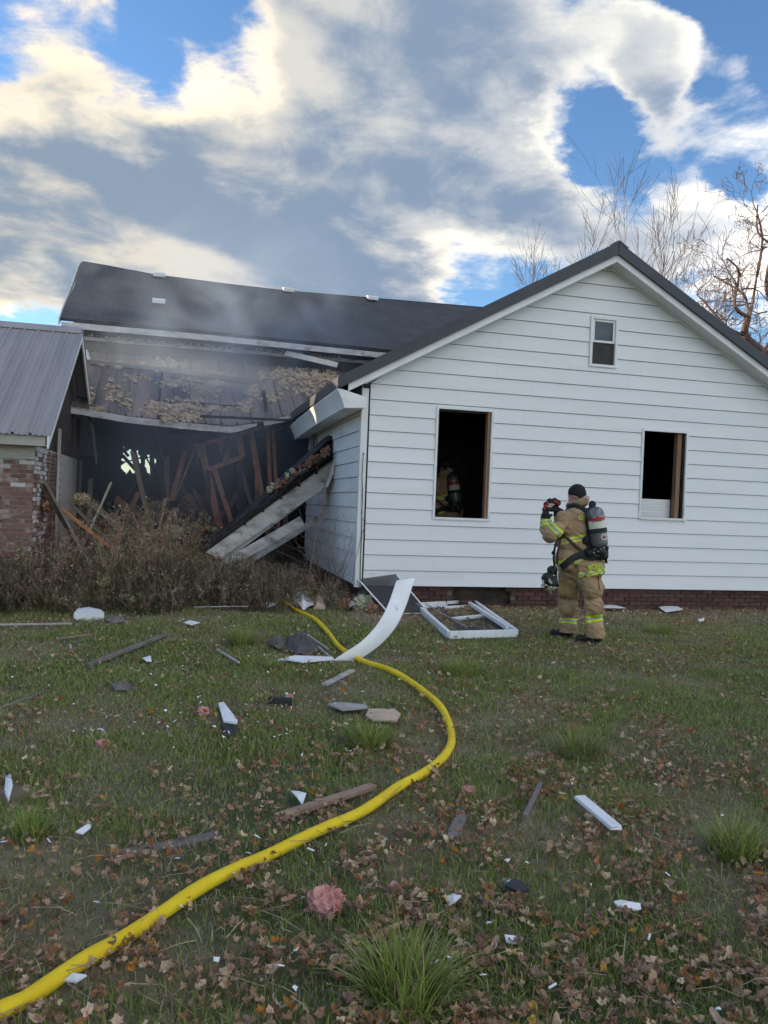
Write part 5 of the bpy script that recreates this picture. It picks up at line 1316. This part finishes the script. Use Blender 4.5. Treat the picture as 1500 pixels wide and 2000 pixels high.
for lab, poly in (('white bark-like sliver right of the pale foam lump', [(1198, 1776), (1212, 1774), (1250, 1782), (1252, 1788), (1210, 1787)]), ('white torn shard on the left lawn near the dark board', [(146, 1662), (170, 1644), (177, 1638), (176, 1652), (160, 1664)]),
                  ('upright white scrap at the left edge of the lawn', [(8, 1566), (10, 1536), (20, 1534), (24, 1560), (16, 1586)]), ('white crumb-edged scrap left of the pale foam lump', [(868, 1772), (884, 1764), (900, 1778), (888, 1790), (876, 1788)]),
                  ('narrow white sliver near the grass tuft', [(984, 1856), (1000, 1852), (1020, 1862), (1010, 1866), (988, 1864)]), ('white scrap behind the brown board by the hose', [(568, 1558), (584, 1552), (598, 1560), (590, 1580), (580, 1572)]),
                  ('white curled scrap near the dark pole', [(278, 1288), (294, 1284), (296, 1294), (286, 1294)]), ('white sheet scrap at the foundation behind the firefighter', [(1172, 1176), (1192, 1184), (1222, 1194), (1180, 1196)]),
                  ('white crumpled scrap at the foundation below the stud window', [(1286, 1192), (1316, 1187), (1334, 1196), (1300, 1199)]), ('flat white flake left of the tuft', [(358, 1226), (370, 1224), (390, 1228), (374, 1231)]), ('white flake by the near left end of the hose', [(124, 1952), (140, 1949), (168, 1953), (146, 1957)]), ('white splinter below the stud window near the lawn edge', [(1362, 1212), (1376, 1208), (1374, 1216), (1366, 1218)])):
    flat_piece('siding_scrap', lab, poly, 'white_loose', 'scrap', lift=.05, wob=.012, th=.006)
cs = thing('white_cross_strip', 'thin white crossed strips lying at the foundation', 'strip', G(1415, 1185))
pa, pb = G(1388, 1180), G(1442, 1187); MB().beam(pa+Vector((0, 0, .08)), pb+Vector((0, 0, .04)), .016, .016).build('strip', 'white_loose', cs)
pc = G(1398, 1184); MB().beam(pc+Vector((0, 0, .0)), pc+Vector((.0, -.01, .12)), .022, .012, Vector((0, 1, 0))).build('strip', 'white_loose', cs)
# scattered paint and foam chips
chip = [MB().add([(-.5, -.3, 0), (.4, -.45, .1), (.6, .2, .02), (-.1, .5, .14), (-.1, 0, .2)], [(0, 1, 4), (1, 2, 4), (2, 3, 4), (3, 0, 4), (3, 2, 1, 0)]).mesh('paint_chip', 'white_loose'),
        MB().add([(-.7, -.15, 0), (.6, -.2, .05), (.7, .12, .0), (-.5, .22, .05), (0, 0, .18)], [(0, 1, 4), (1, 2, 4), (2, 3, 4), (3, 0, 4), (3, 2, 1, 0)]).mesh('paint_chip', 'white_loose')]
for i in range(260):
    px, py = (rnd.uniform(0, 1500), rnd.uniform(1230, 1990)) if i < 70 else (rnd.gauss(480, 260), rnd.uniform(1205, 1450))
    p = G(px, py); o = link('paint_chip', rnd.choice(chip)); s = rnd.uniform(.012, .028); o.location = (p.x, p.y, p.z+.05); o.scale = (s, s, s); o.rotation_euler = (rnd.uniform(-.5, .5), rnd.uniform(-.5, .5), rnd.uniform(0, 6.3))
    tag(o, 'tiny white chip of paint or foam lying in the grass', 'chip', 'white chips scattered over the lawn')

# ------------------------------------------------------------------ bare trees
def grow(mb, p, d, length, r, level, kids, up_b, wander, rr, minr, seg=5, spread=.7, droop=0.0, nmax=5):
    pts = [p]; rad = [r]; cur = p.copy(); dd = d.normalized()
    for i in range(seg):
        dd = (dd + Vector((rr.gauss(0, wander), rr.gauss(0, wander), rr.gauss(0, wander)+up_b))).normalized()
        cur = cur + dd*(length/seg); pts.append(cur); rad.append(max(minr, r*(1-.62*(i+1)/seg)))
    mb.tube(pts, rad, 6 if r > .05 else (4 if r > .015 else 3), cap=False)
    if level <= 0: return
    n = kids + rr.randint(-1, 1)
    for i in range(max(2, n)):
        t = rr.uniform(.25, 1.0) if i else 1.0; k_ = min(seg-1, int(t*seg)); q = pts[k_].lerp(pts[k_+1], t*seg-k_)
        _, a, b = basis(dd); an = rr.uniform(0, 2*math.pi); sp = spread*rr.uniform(.5, 1.2) if i else spread*.35
        nd = (dd*math.cos(sp) + (a*math.cos(an)+b*math.sin(an))*math.sin(sp))
        grow(mb, q, nd, length*rr.uniform(.52, .80), max(minr, rad[k_]*.72), level-1, kids, up_b, wander, rr, minr, max(3, seg-1), spread, droop)
def tree(name, label, base, stems, m, group=None, minr=.006, **k):
    t = thing(name, label, 'tree', base, group); rr = random.Random(hash(label) % 1000 if False else len(label)*7)
    for i, (d, ln_, r) in enumerate(stems):
        trunk = MB(); top = Vector(base)+Vector(d).normalized()*ln_
        pts = [Vector(base).lerp(top, j/5)+Vector((rr.gauss(0, .06), rr.gauss(0, .06), 0))*(j > 0) for j in range(6)]
        trunk.tube(pts, [r*(1-.45*j/5) for j in range(6)], 8).build('trunk', m, t, smooth=True)
        cr = MB()
        for j in range(k.get('first', 5)):
            u = .45+.55*j/(k.get('first', 5)-1); q = pts[0].lerp(pts[-1], u); an = j*2.4+rr.random(); sp = k['spread']*(.55+.5*rr.random())
            dv = Vector(d).normalized(); _, a, b = basis(dv); nd = dv*math.cos(sp)+(a*math.cos(an)+b*math.sin(an))*math.sin(sp)
            grow(cr, q, nd if j < k.get('first', 5)-1 else dv, k['len']*rr.uniform(.75, 1.1), r*.5*(1.1-.4*u), k['levels'], k['kids'], k['up'], k['wander'], rr, minr, 6, k['spread'])
        cr.build('crown', m, t)
    return t
b1 = onD(1105, 1040, 27); b1.z = 0
tree('bare_tree', 'slender bare tree rising behind the ridge, left of the peak', b1, [((.02, 0, 1), 8.0, .075), ((-.18, .05, 1), 6.6, .05), ((.12, .1, 1), 7.2, .055)], 'bark', minr=.006, len=2.0, levels=3, kids=4, up=.05, wander=.07, spread=.52, first=5)
b2 = onD(1232, 1040, 27); b2.z = 0
tree('bare_tree', 'spreading bare tree rising behind the ridge, right of the peak', b2, [((.06, 0, 1), 8.0, .085), ((.22, .1, 1), 8.0, .065), ((-.06, .0, 1), 7.6, .055)], 'bark', minr=.006, len=2.7, levels=3, kids=4, up=.03, wander=.08, spread=.58, first=5)
b3 = onD(1640, 1040, 19.0); b3.z = 0
gt = thing('gnarled_tree', 'gnarled reddish bare tree with crooked branches at the right roof edge', 'tree', b3); rr3 = random.Random(11)
tk = [b3, b3+Vector((-.15, .1, 2.0)), onD(1560, 745, 19.0), onD(1490, 690, 18.8), onD(1455, 655, 18.6), onD(1462, 620, 18.5)]
MB().tube(spline(tk, 4), list(np.linspace(.22, .065, 21)), 9).build('trunk', 'bark_red', gt, smooth=True)
cr = MB()
limbs = [(tk[-1], (1440, 560), .085), (tk[-1], (1478, 540), .08), (onD(1490, 690, 18.8), (1385, 640), .075), (onD(1455, 655, 18.6), (1372, 585), .07), (tk[-1], (1395, 540), .06), (onD(1490, 690, 18.8), (1530, 600), .08), (onD(1530, 640, 18.8), (1510, 480), .08), (onD(1478, 540, 18.5), (1480, 420), .06), (onD(1510, 480, 18.8), (1480, 400), .05), (onD(1440, 560, 18.5), (1420, 505), .05), (onD(1510, 480, 18.6), (1540, 390), .06)]
for st_, en, r in limbs:
    e = onD(*en, 18.6+rr3.uniform(-.8, .8)); mid = st_.lerp(e, .5)+Vector((rr3.gauss(0, .16), rr3.gauss(0, .2), rr3.gauss(0, .16))); ps = spline([st_, mid, e], 4)
    r *= .62; cr.tube(ps, list(np.linspace(r, r*.5, len(ps))), 5, cap=False)
    for j in range(4):
        q = ps[rr3.randint(2, len(ps)-1)]; d = Vector((rr3.gauss(0, 1), rr3.gauss(0, .7), rr3.gauss(.15, .7)))
        grow(cr, q, d, rr3.uniform(.55, 1.0), r*.42, 3, 3, .02, .26, rr3, .005, 5, .80)
cr.build('crown', 'bark_red', gt)
pods = MB()
cvs = cr.v
for i in range(520):
    q = Vector(cvs[rr3.randrange(len(cvs))]); l = rr3.uniform(.10, .22); pods.tube([q, q+Vector((rr3.gauss(0, .02), rr3.gauss(0, .02), -l))], [.006, .004], 3, cap=False)
po = pods.build('seed_pods', 'bark_red', gt); po['kind'] = 'stuff'

# ------------------------------------------------------------------ weeds in front of the ruin
def shade(c, rr, k=.25):
    f = 1+rr.uniform(-k, k); return tuple(min(1, max(.004, q*f*(1+rr.uniform(-.06, .06)))) for q in c)
WEED_C = [(0.375, 0.231, 0.169), (0.312, 0.194, 0.147), (0.450, 0.312, 0.237), (0.231, 0.250, 0.106), (0.269, 0.275, 0.125), (0.225, 0.150, 0.122), (0.575, 0.463, 0.362)]
def leafquad(mb, p, d, l, w_, col):
    _, a, b = basis(d); s = a*w_*.5
    mb.add([p, p+d*l*.5+s, p+d*l, p+d*l*.5-s], [(0, 1, 2, 3)], col)
def weed_plant(mb, base, h, lean, rr, fluffy=.5, green=.3, dens=1.0):
    d = Vector((lean.x, lean.y, 1)).normalized(); pts = [base]; cur = base.copy()
    for i in range(4):
        d = (d+Vector((rr.gauss(0, .13), rr.gauss(0, .13), 0))).normalized(); cur = cur+d*h/4; pts.append(cur)
    colr = shade(rr.choice(WEED_C[:3]), rr)
    mb.tube(pts, [.005, .0045, .004, .003, .002], 3, cap=False, col=colr)
    gcol = rr.choice(WEED_C[3:5]) if rr.random() < green else rr.choice(WEED_C)
    for i in range(int(11*dens)):
        t = rr.uniform(.12, 1.0); k_ = min(3, int(t*4)); q = pts[k_].lerp(pts[k_+1], t*4-k_); an = rr.uniform(0, 6.28)
        bd = Vector((math.cos(an), math.sin(an), rr.uniform(.05, .9))).normalized(); bl = h*rr.uniform(.10, .26)*(1.15-.5*t)
        e = q+bd*bl
        mb.tube([q, q.lerp(e, .5)+Vector((0, 0, .015)), e], [.0025, .002, .0012], 3, cap=False, col=colr)
        for j in range(5):
            u = rr.uniform(.25, 1.05); ld = (bd+Vector((rr.gauss(0, .7), rr.gauss(0, .7), rr.gauss(0, .5)))).normalized()
            leafquad(mb, q.lerp(e, u), ld, rr.uniform(.03, .085), rr.uniform(.009, .022), shade(gcol, rr, .45))
        if rr.random() < fluffy:
            fc = shade((.52, .44, .36) if rr.random() < .6 else (.36, .255, .19), rr, .25)
            for j in range(5):
                ld = Vector((rr.gauss(0, 1), rr.gauss(0, 1), rr.gauss(0, 1))).normalized(); leafquad(mb, e+ld*.014, ld, rr.uniform(.014, .032), .014, fc)
rw = random.Random(5)
wm = MB()
def wtop(x): return float(np.interp(x, [-5, -2.8, -2.0, -1.2, -.4, .3, .9, 1.4], [1.0, 1.05, 1.12, 1.20, 1.20, .95, .72, .50]))
for i in range(1750):
    x = rw.uniform(-4.6, 2.2); y = 10.55+(rw.random()**1.3)*(4.9 if x > -1.9 else 1.7)
    if x > .9 and (y > 13 or y < 11.0): continue
    if y < 10.75+.75*noise.noise(Vector((x*1.1, 0, 3))): continue
    if x < -1.9 and y > 12.3: continue
    cn = noise.noise(Vector((x*1.25, y*1.25, 4))); c2 = noise.noise(Vector((x*.8, y*.8, 9)))
    if rw.random() > .72+.9*cn: continue
    e = min(1, (y-10.4)/1.7+.16); h = max(.18, wtop(x)*rw.uniform(.5, 1.0)*e*(1+.75*cn))
    weed_plant(wm, Vector((x, y, 0)), h, Vector((rw.gauss(.25*c2, .32), rw.gauss(-.10, .28), 0)), rw, .30+.5*max(0, c2), .85 if c2 < -.05 else .22)
for i in range(46):      # taller seed plumes standing over the tangle
    x = rw.uniform(-2.0, .5); y = rw.uniform(12.6, 15.2); weed_plant(wm, Vector((x, y, 0)), wtop(x)*rw.uniform(1.05, 1.32), Vector((rw.gauss(0, .16), rw.gauss(0, .16), 0)), rw, .95, .55, 1.6)
tag(wm.build('dry_weeds', 'weed'), 'tangle of dry brown weeds in front of the burned house', 'weeds', kind='stuff')
# low leafy ground growth that closes the gaps under the weeds
um = MB()
for i in range(5200):
    x = rw.uniform(-4.6, 1.5); y = rw.uniform(10.35, 13.2 if x > -1.95 else 12.2); an = rw.uniform(0, 6.28)
    if y < 10.7+.8*noise.noise(Vector((x*1.1, 0, 3))): continue
    d = Vector((math.cos(an)*.8, math.sin(an)*.8, rw.uniform(.3, 1.2))).normalized(); p = Vector((x, y, rw.uniform(0, .55*min(1, (y-10.2)/1.0))))
    c = shade(rw.choice([(.13, .120, .064), (.165, .122, .088), (.11, .082, .064), (.145, .145, .074)]), rw, .35)
    for j in range(4):
        dd = (d+Vector((rw.gauss(0, .4), rw.gauss(0, .4), rw.gauss(0, .3)))).normalized(); leafquad(um, p, dd, rw.uniform(.08, .26), rw.uniform(.006, .014), c)
tag(um.build('undergrowth', 'weed'), 'low matted dead undergrowth below the weeds', 'undergrowth', kind='stuff')
def shrub(label, cx, cy, r, h, n, cols, seed, leaf=(.014, .030)):
    t = thing('shrub', label, 'shrub', (cx, cy, 0)); rr = random.Random(seed); st = MB(); lf = MB()
    for i in range(n):
        a = rr.uniform(0, 6.28); el = rr.uniform(.1, 1.45); d = Vector((math.cos(a)*math.cos(el), math.sin(a)*math.cos(el), math.sin(el)))
        l = (1/math.sqrt((d.x**2+d.y**2)/r**2+d.z**2/h**2))*rr.uniform(.72, 1.05)
        p0 = Vector((cx+rr.gauss(0, .06), cy+rr.gauss(0, .06), 0)); p1 = p0+d*l*.55+Vector((0, 0, .05)); p2 = p0+d*l
        st.tube([p0, p1, p2], [.005, .003, .0015], 3, cap=False)
        for j in range(30):
            u = .3+.7*rr.random()**.7; q = p0.lerp(p1, u*2) if u < .5 else p1.lerp(p2, u*2-1); q = q+Vector((rr.gauss(0, .035), rr.gauss(0, .035), rr.gauss(0, .035)))
            ld = Vector((rr.gauss(0, 1), rr.gauss(0, 1), rr.gauss(.2, 1))).normalized(); leafquad(lf, q, ld, rr.uniform(*leaf), rr.uniform(.008, .016), shade(rr.choice(cols), rr, .35))
    st.build('stems', 'bark', t); lf.build('foliage', 'weed', t)
    return t
SC = [(0.351, 0.247, 0.163), (0.286, 0.195, 0.127), (0.234, 0.195, 0.104), (0.429, 0.319, 0.221), (0.195, 0.156, 0.101)]
shrub('round brown shrub below the fallen eave section', 1.55, 12.05, .62, .62, 170, SC, 31)
shrub('low brown shrub against the white side wall', 2.10, 12.75, .45, .62, 110, SC, 32)
shrub('small dry shrub at the corner of the white house', 2.22, 11.55, .34, .42, 80, SC, 33)
shrub('dark dry shrub in front of the fallen eave foot', .95, 11.75, .50, .55, 120, [(.085, .060, .045), (.11, .080, .058), (.075, .066, .040)], 34)
# bare suckers by the side wall
sk = MB(); rs = random.Random(3)
for i in range(26):
    p = Vector((2.3+rs.gauss(0, .12), rs.uniform(11.5, 13.0), 0)); grow(sk, p, Vector((rs.gauss(0, .22), rs.gauss(0, .2), 1)), rs.uniform(.45, 1.1), .006, 1, 2, .0, .16, rs, .0022, 5, .5)
tag(sk.build('bare_suckers', 'wood_tan'), 'thin bare stems growing along the white side wall', 'stems', kind='stuff')

# ------------------------------------------------------------------ tall grass tufts
GC = [(0.213, 0.290, 0.052), (0.258, 0.342, 0.064), (0.309, 0.367, 0.087), (0.161, 0.232, 0.044), (0.399, 0.399, 0.136)]
def tuft(label, px, py, r, h, n, seed, dry=.1):
    c = G(px, py); rr = random.Random(seed); b = MB()
    for i in range(n):
        a = rr.uniform(0, 6.28); q = c+Vector((math.cos(a), math.sin(a), 0))*r*math.sqrt(rr.random())*.6; out = (q-c)*(1.6/max(r, .01))*.45+Vector((rr.gauss(0, .2), rr.gauss(0, .2), 0)); l = h*rr.uniform(.55, 1.1)
        q.z = gh(q.x, q.y)-.005; col = shade((.26, .22, .11) if rr.random() < dry else rr.choice(GC), rr, .25); w_ = rr.uniform(.003, .0058)
        sd = Vector((math.cos(a+1.57), math.sin(a+1.57), 0))*w_; ps = []; d = Vector((out.x*.6, out.y*.6, 1)).normalized(); cur = q
        for j in range(5):
            ps.append((cur, sd*(1-j/4.4))); d = (d+Vector((out.x*.42, out.y*.42, -.20*j*.5))).normalized(); cur = cur+d*l/4
        vs = []; 
        for p_, s_ in ps: vs += [p_-s_, p_+s_]
        b.add(vs, [(2*j, 2*j+1, 2*j+3, 2*j+2) for j in range(4)], col)
    return tag(b.build('grass_tuft', 'grass_m'), label, 'grass tuft')
tuft('large arching grass tuft at the bottom of the lawn', 790, 1972, .20, .24, 420, 1, .12)
tuft('tall pale grass tuft below the weeds', 470, 1262, .22, .26, 420, 2, .35)
tuft('grass tuft in the middle of the hose bend', 720, 1452, .22, .20, 460, 3)
tuft('broad grass tuft between the hose and the firefighter', 905, 1322, .34, .19, 460, 4, .15)
tuft('coarse grass tuft at the right edge of the lawn', 1440, 1672, .20, .20, 420, 5, .2)
tuft('thin dry grass tuft in the middle of the right lawn', 1130, 1475, .22, .22, 260, 6, .6)
tuft('small grass tuft near the left lawn edge', 60, 1640, .16, .15, 220, 7)
tuft('short tuft beside the dark pole', 535, 1308, .12, .13, 140, 8, .2)
tuft('grass tuft in front of the right foundation', 1290, 1240, .30, .18, 260, 9, .3)

# ------------------------------------------------------------------ fallen leaves
def leaf_mesh(seed, kind):
    rr = random.Random(seed*13+5); n = 20; vs = []
    for i in range(n):
        a = 2*math.pi*i/n
        if kind == 0: lob = (.60+.40*abs(math.cos(a*2.5))*rr.uniform(.4, 1)) if i % 2 == 0 else .55+.25*rr.random(); v = Vector((math.cos(a)*lob, math.sin(a)*lob*.9, 0))
        elif kind == 1: v = Vector((math.cos(a)*1.05, math.sin(a)*(.42+.10*rr.random()), 0))
        else: v = Vector((math.cos(a)*rr.uniform(.35, .9), math.sin(a)*rr.uniform(.3, .7), 0))
        vs.append(v)
    al = vs+[v*.55 for v in vs[::2]]+[Vector()]; ax_ = rr.uniform(0, 3.14); e = Vector((math.cos(ax_), math.sin(ax_), 0)); k_ = rr.uniform(.5, 2.6); out = []
    for v in al:
        t = v.dot(e); s = v-e*t; c_ = .75*noise.noise(v*1.6+Vector((seed*2.7, 0, 0)))+.55*noise.noise(v*3.4+Vector((seed*1.3, 3, 0)))
        th = t*k_; out.append(e*(math.sin(th)/k_)+s*(1-.25*abs(c_))+Vector((0, 0, (1-math.cos(th))/k_+c_*.62+.3*s.length_squared)))
    k2 = n//2; fs = []
    for i in range(k2):
        a0, a1, a2 = 2*i, 2*i+1, (2*i+2) % n; i0, i1 = n+i, n+(i+1) % k2
        fs += [(a0, a1, i0), (a1, i1, i0), (a1, a2, i1), (i0, i1, n+k2)]
    return out, fs
LEAFS = [leaf_mesh(i, (0, 0, 1, 0, 2, 0, 1, 0, 2, 0, 1, 0)[i]) for i in range(12)]
LC = [(0.404, 0.259, 0.158), (0.336, 0.215, 0.136), (0.485, 0.347, 0.227), (0.593, 0.448, 0.301), (0.269, 0.158, 0.094), (0.350, 0.177, 0.085), (0.255, 0.177, 0.125), (0.457, 0.309, 0.189)]
LO = [(.42, .190, .045), (.48, .29, .075)]
rl = random.Random(21)
def leaf_spot():
    while True:
        px, py = rl.uniform(-120, 1620), 1212+833*rl.random()**1.55
        w_ = .36+.59*min(1, max(0, (px-420)/520)); 
        if py > 1720: w_ = max(min(w_, .66), .36)
        if py < 1330: w_ = min(1, w_*1.1)
        cl_ = noise.noise(Vector((px*.009, py*.016, 2)))+.6*noise.noise(Vector((px*.03, py*.05, 7)))
        if rl.random() < w_*(.42+1.5*cl_): return px, py
lm = []
for v_, f_ in LEAFS:
    for ci in range(3):
        b = MB(); c = rl.choice(LC) if ci < 2 else rl.choice(LC+LO); b.add(v_, f_, c); b.c = [tuple(q*(1+.5*noise.noise(Vector(v)*1.7+Vector((ci*3, 1, 0)))) for q in c) for v in b.v]
        lm.append(b.mesh('fallen_leaf', 'leaf'))
spots = sorted((leaf_spot() for _ in range(9300)), key=lambda s: -s[1])
seen = 0; rest = MB()
for px, py in spots:
    p = G(px, py); s = .012+.021*rl.random()**1.4; rz = rl.uniform(0, 6.28); tx, ty = rl.gauss(0, .45), rl.gauss(0, .45); h = p.z+.026+rl.uniform(0, .030)
    if any((p.x-x)**2+(p.y-y)**2 < (r*.7)**2 for x, y, r in CLEAR[::3]) and rl.random() < .8: continue
    if seen < 290 and 0 < px < 1500 and py < 1995:
        o = link('fallen_leaf', rl.choice(lm)); o.location = (p.x, p.y, h); o.scale = (s, s, s); o.rotation_euler = (tx, ty, rz)
        tag(o, 'curled dead leaf lying in the near grass', 'leaf', 'fallen leaves in the near grass'); seen += 1
    else:
        v_, f_ = LEAFS[rl.randrange(12)]; mtx = Matrix.Rotation(rz, 3, 'Z') @ Matrix.Rotation(ty, 3, 'Y') @ Matrix.Rotation(tx, 3, 'X')
        rest.add([Vector((p.x, p.y, h))+(mtx @ v)*s for v in v_], f_, shade(rl.choice(LO) if rl.random() < .035 else rl.choice(LC), rl, .25))
# litter blown against the foundation
for i in range(1500):
    x = rl.uniform(2.4, 10.5); y = 11.42-abs(rl.gauss(0, .75)); s = rl.uniform(.018, .04); v_, f_ = LEAFS[rl.randrange(12)]; mtx = Matrix.Rotation(rl.uniform(0, 6.28), 3, 'Z') @ Matrix.Rotation(rl.gauss(0, .5), 3, 'Y')
    rest.add([Vector((x, y, gh(x, y)+.02))+(mtx @ v)*s for v in v_], f_, shade(rl.choice(LC), rl, .25))
tag(rest.build('leaf_litter', 'leaf'), 'dead leaves strewn over the lawn further back', 'leaves', kind='stuff')

tw = MB(); rt = random.Random(8)
for i in range(900):
    px, py = rt.uniform(-80, 1580), 1210+800*rt.random(); p = G(px, py, rt.uniform(.02, .06)); a = rt.uniform(0, 6.28); l = rt.uniform(.04, .17); d = Vector((math.cos(a), math.sin(a), rt.gauss(0, .25))).normalized()*l
    tw.tube([p-d*.5, p+Vector((rt.gauss(0, .008), rt.gauss(0, .008), .008)), p+d*.5], [.0022, .002, .0012], 3, cap=False, col=shade(rt.choice([(.42, .34, .22), (.30, .22, .15), (.18, .13, .10)]), rt, .2))
tag(tw.build('dry_stalks', 'weed'), 'dry stalks and twigs caught in the lawn', 'stalks', kind='stuff')

# ------------------------------------------------------------------ lawn grass: one mesh of blades
rg_ = np.random.default_rng(4)
def blades(n, x0, x1, y0, y1, hmin, hmax, wd):
    x = rg_.uniform(x0, x1, n); y = rg_.uniform(y0, y1, n)
    # inside the view, with a margin for a step aside
    dx = x*c_right.x+y*c_right.y; dz = x*c_fwd.x+y*c_fwd.y
    keep = (np.abs(dx) < dz*.53+.55) & (dz > 1.7) | ((np.abs(dx) < dz*.6+3.2) & (dz > 1.2) & (rg_.random(n) < .55))
    # thin and thick patches
    f = np.sin(x*2.1+1.3*np.sin(y*1.7))*np.sin(y*2.6+1.1*np.sin(x*1.3)) + .6*np.sin(x*5.3+y*3.1)*np.sin(y*6.1-x*2.2)
    thin = np.clip((y-8.7)/1.9, 0, 1)*np.where(x > 2.3, 1.0, .35)
    keep &= rg_.random(n) < np.clip(.78+.26*f, .42, 1)*(1-.88*thin)
    x, y, f = x[keep], y[keep], f[keep]
    cl = np.array([c for c in CLEAR]); bad = np.zeros(len(x), bool)
    for cx, cy_, r in cl: bad |= (x-cx)**2+(y-cy_)**2 < r*r
    x, y, f = x[~bad], y[~bad], f[~bad]
    n = len(x); z = np.array([gh(a, b) for a, b in zip(x, y)])-.004
    h = rg_.uniform(hmin, hmax, n)*(1+.35*np.clip(f, -1, 1)); az = rg_.uniform(0, 2*np.pi, n); ln = rg_.uniform(.15, 1.15, n)*h; w = rg_.uniform(.7, 1.3, n)*wd
    sx, sy = -np.sin(az)*w, np.cos(az)*w; ox, oy = np.cos(az)*ln, np.sin(az)*ln
    V = np.zeros((n, 5, 3))
    V[:, 0] = np.stack([x-sx, y-sy, z], 1); V[:, 1] = np.stack([x+sx, y+sy, z], 1)
    V[:, 2] = np.stack([x+ox*.35+sx*.8, y+oy*.35+sy*.8, z+h*.62], 1); V[:, 3] = np.stack([x+ox*.35-sx*.8, y+oy*.35-sy*.8, z+h*.62], 1)
    V[:, 4] = np.stack([x+ox, y+oy, z+h*rg_.uniform(.72, 1.05, n)], 1)
    base = np.array(GC)[rg_.integers(0, len(GC), n)]; dryc = np.array([(.34, .285, .160), (.25, .195, .115), (.42, .37, .24)])[rg_.integers(0, 3, n)]
    dry = rg_.random(n) < (.22+.28*(f < -.10)+.30*np.clip((y-9)/2.5, 0, 1)); base = np.where(dry[:, None], dryc, base)*rg_.uniform(.70, 1.22, n)[:, None]
    Cc = np.ones((n, 5, 4)); Cc[:, :, :3] = base[:, None, :]; return V.reshape(-1, 3), Cc.reshape(-1, 4)
parts = [blades(250000, -5.2, 7.0, 1.0, 4.2, .020, .058, .0024), blades(270000, -6.0, 9.2, 4.2, 7.0, .022, .056, .0032), blades(330000, -7.6, 14.5, 7.0, 11.4, .024, .058, .0046)]
V = np.concatenate([p[0] for p in parts]); Cc = np.concatenate([p[1] for p in parts]); nb = len(V)//5
me = bpy.data.meshes.new('lawn_grass'); me.vertices.add(nb*5); me.vertices.foreach_set('co', V.astype(np.float32).ravel())
idx = (np.arange(nb)*5)[:, None]; quad = idx+np.array([[0, 1, 2, 3]]); tri = idx+np.array([[3, 2, 4]])
loops = np.concatenate([quad, tri], 1).ravel(); me.loops.add(len(loops)); me.loops.foreach_set('vertex_index', loops.astype(np.int32))
me.polygons.add(nb*2); st_ = np.stack([np.arange(nb)*7, np.arange(nb)*7+4], 1).ravel(); me.polygons.foreach_set('loop_start', st_.astype(np.int32))
me.update(calc_edges=True); me.validate()
ca_ = me.color_attributes.new('col', 'FLOAT_COLOR', 'POINT'); ca_.data.foreach_set('color', Cc.astype(np.float32).ravel()); me.materials.append(MATS['grass_m'])
tag(link('lawn_grass', me), 'short green and straw-coloured lawn grass', 'grass', kind='stuff')

# ------------------------------------------------------------------ smoke drifting from the ruin
def smoke(name, label, loc, rad, density, lo, hi, scale, stretch, colour):
    sm = bpy.data.materials.new(name+'_air'); sm.use_nodes = True; t = sm.node_tree; t.nodes.clear()
    out = t.nodes.new('ShaderNodeOutputMaterial'); pv = t.nodes.new('ShaderNodeVolumePrincipled'); pv.inputs['Color'].default_value = (*colour, 1); pv.inputs['Anisotropy'].default_value = .2
    tc_ = t.nodes.new('ShaderNodeTexCoord'); nz = t.nodes.new('ShaderNodeTexNoise'); nz.inputs['Scale'].default_value = scale; nz.inputs['Detail'].default_value = 5; nz.inputs['Distortion'].default_value = 1.1
    mpn = t.nodes.new('ShaderNodeMapping'); mpn.inputs['Scale'].default_value = stretch; mpn.inputs['Rotation'].default_value = (0, .5, 0)
    t.links.new(tc_.outputs['Object'], mpn.inputs[0]); t.links.new(mpn.outputs[0], nz.inputs['Vector'])
    mr = t.nodes.new('ShaderNodeMapRange'); t.links.new(nz.outputs[0], mr.inputs[0]); mr.inputs[1].default_value = lo; mr.inputs[2].default_value = hi
    ln2 = t.nodes.new('ShaderNodeVectorMath'); ln2.operation = 'MULTIPLY'; ln2.inputs[1].default_value = tuple(1/r for r in rad); t.links.new(tc_.outputs['Object'], ln2.inputs[0])
    le = t.nodes.new('ShaderNodeVectorMath'); le.operation = 'LENGTH'; t.links.new(ln2.outputs[0], le.inputs[0])
    fd = t.nodes.new('ShaderNodeMapRange'); fd.interpolation_type = 'SMOOTHSTEP'; t.links.new(le.outputs['Value'], fd.inputs[0])
    for i, v in enumerate((.20, 1.0, 1.0, 0.0)): fd.inputs[1+i].default_value = v          # thins out to nothing before its edge
    mu = t.nodes.new('ShaderNodeMath'); mu.operation = 'MULTIPLY'; t.links.new(mr.outputs[0], mu.inputs[0]); t.links.new(fd.outputs[0], mu.inputs[1])
    m2 = t.nodes.new('ShaderNodeMath'); m2.operation = 'MULTIPLY'; t.links.new(mu.outputs[0], m2.inputs[0]); m2.inputs[1].default_value = density
    t.links.new(m2.outputs[0], pv.inputs['Density']); t.links.new(pv.outputs[0], out.inputs['Volume'])
    o = link(name, MB().sphere((0, 0, 0), rad, 24, 14).mesh(name, sm)); o.location = loc
    return tag(o, label, 'smoke', kind='stuff')
smoke('smoke', 'thin blue-grey smoke filling the burned rooms', (.2, 16.6, 2.6), (3.9, 2.7, 2.7), .27, .25, .65, .45, (1, 1, .8), (.70, .80, .95))
smoke('smoke_plume', 'blue-grey smoke drifting up over the porch and roof', (.5, 17.6, 5.1), (4.2, 2.4, 3.3), .46, .42, .76, .55, (.9, 1.0, 1.1), (.62, .75, .95))
bpy.data.scenes.remove(WORK)
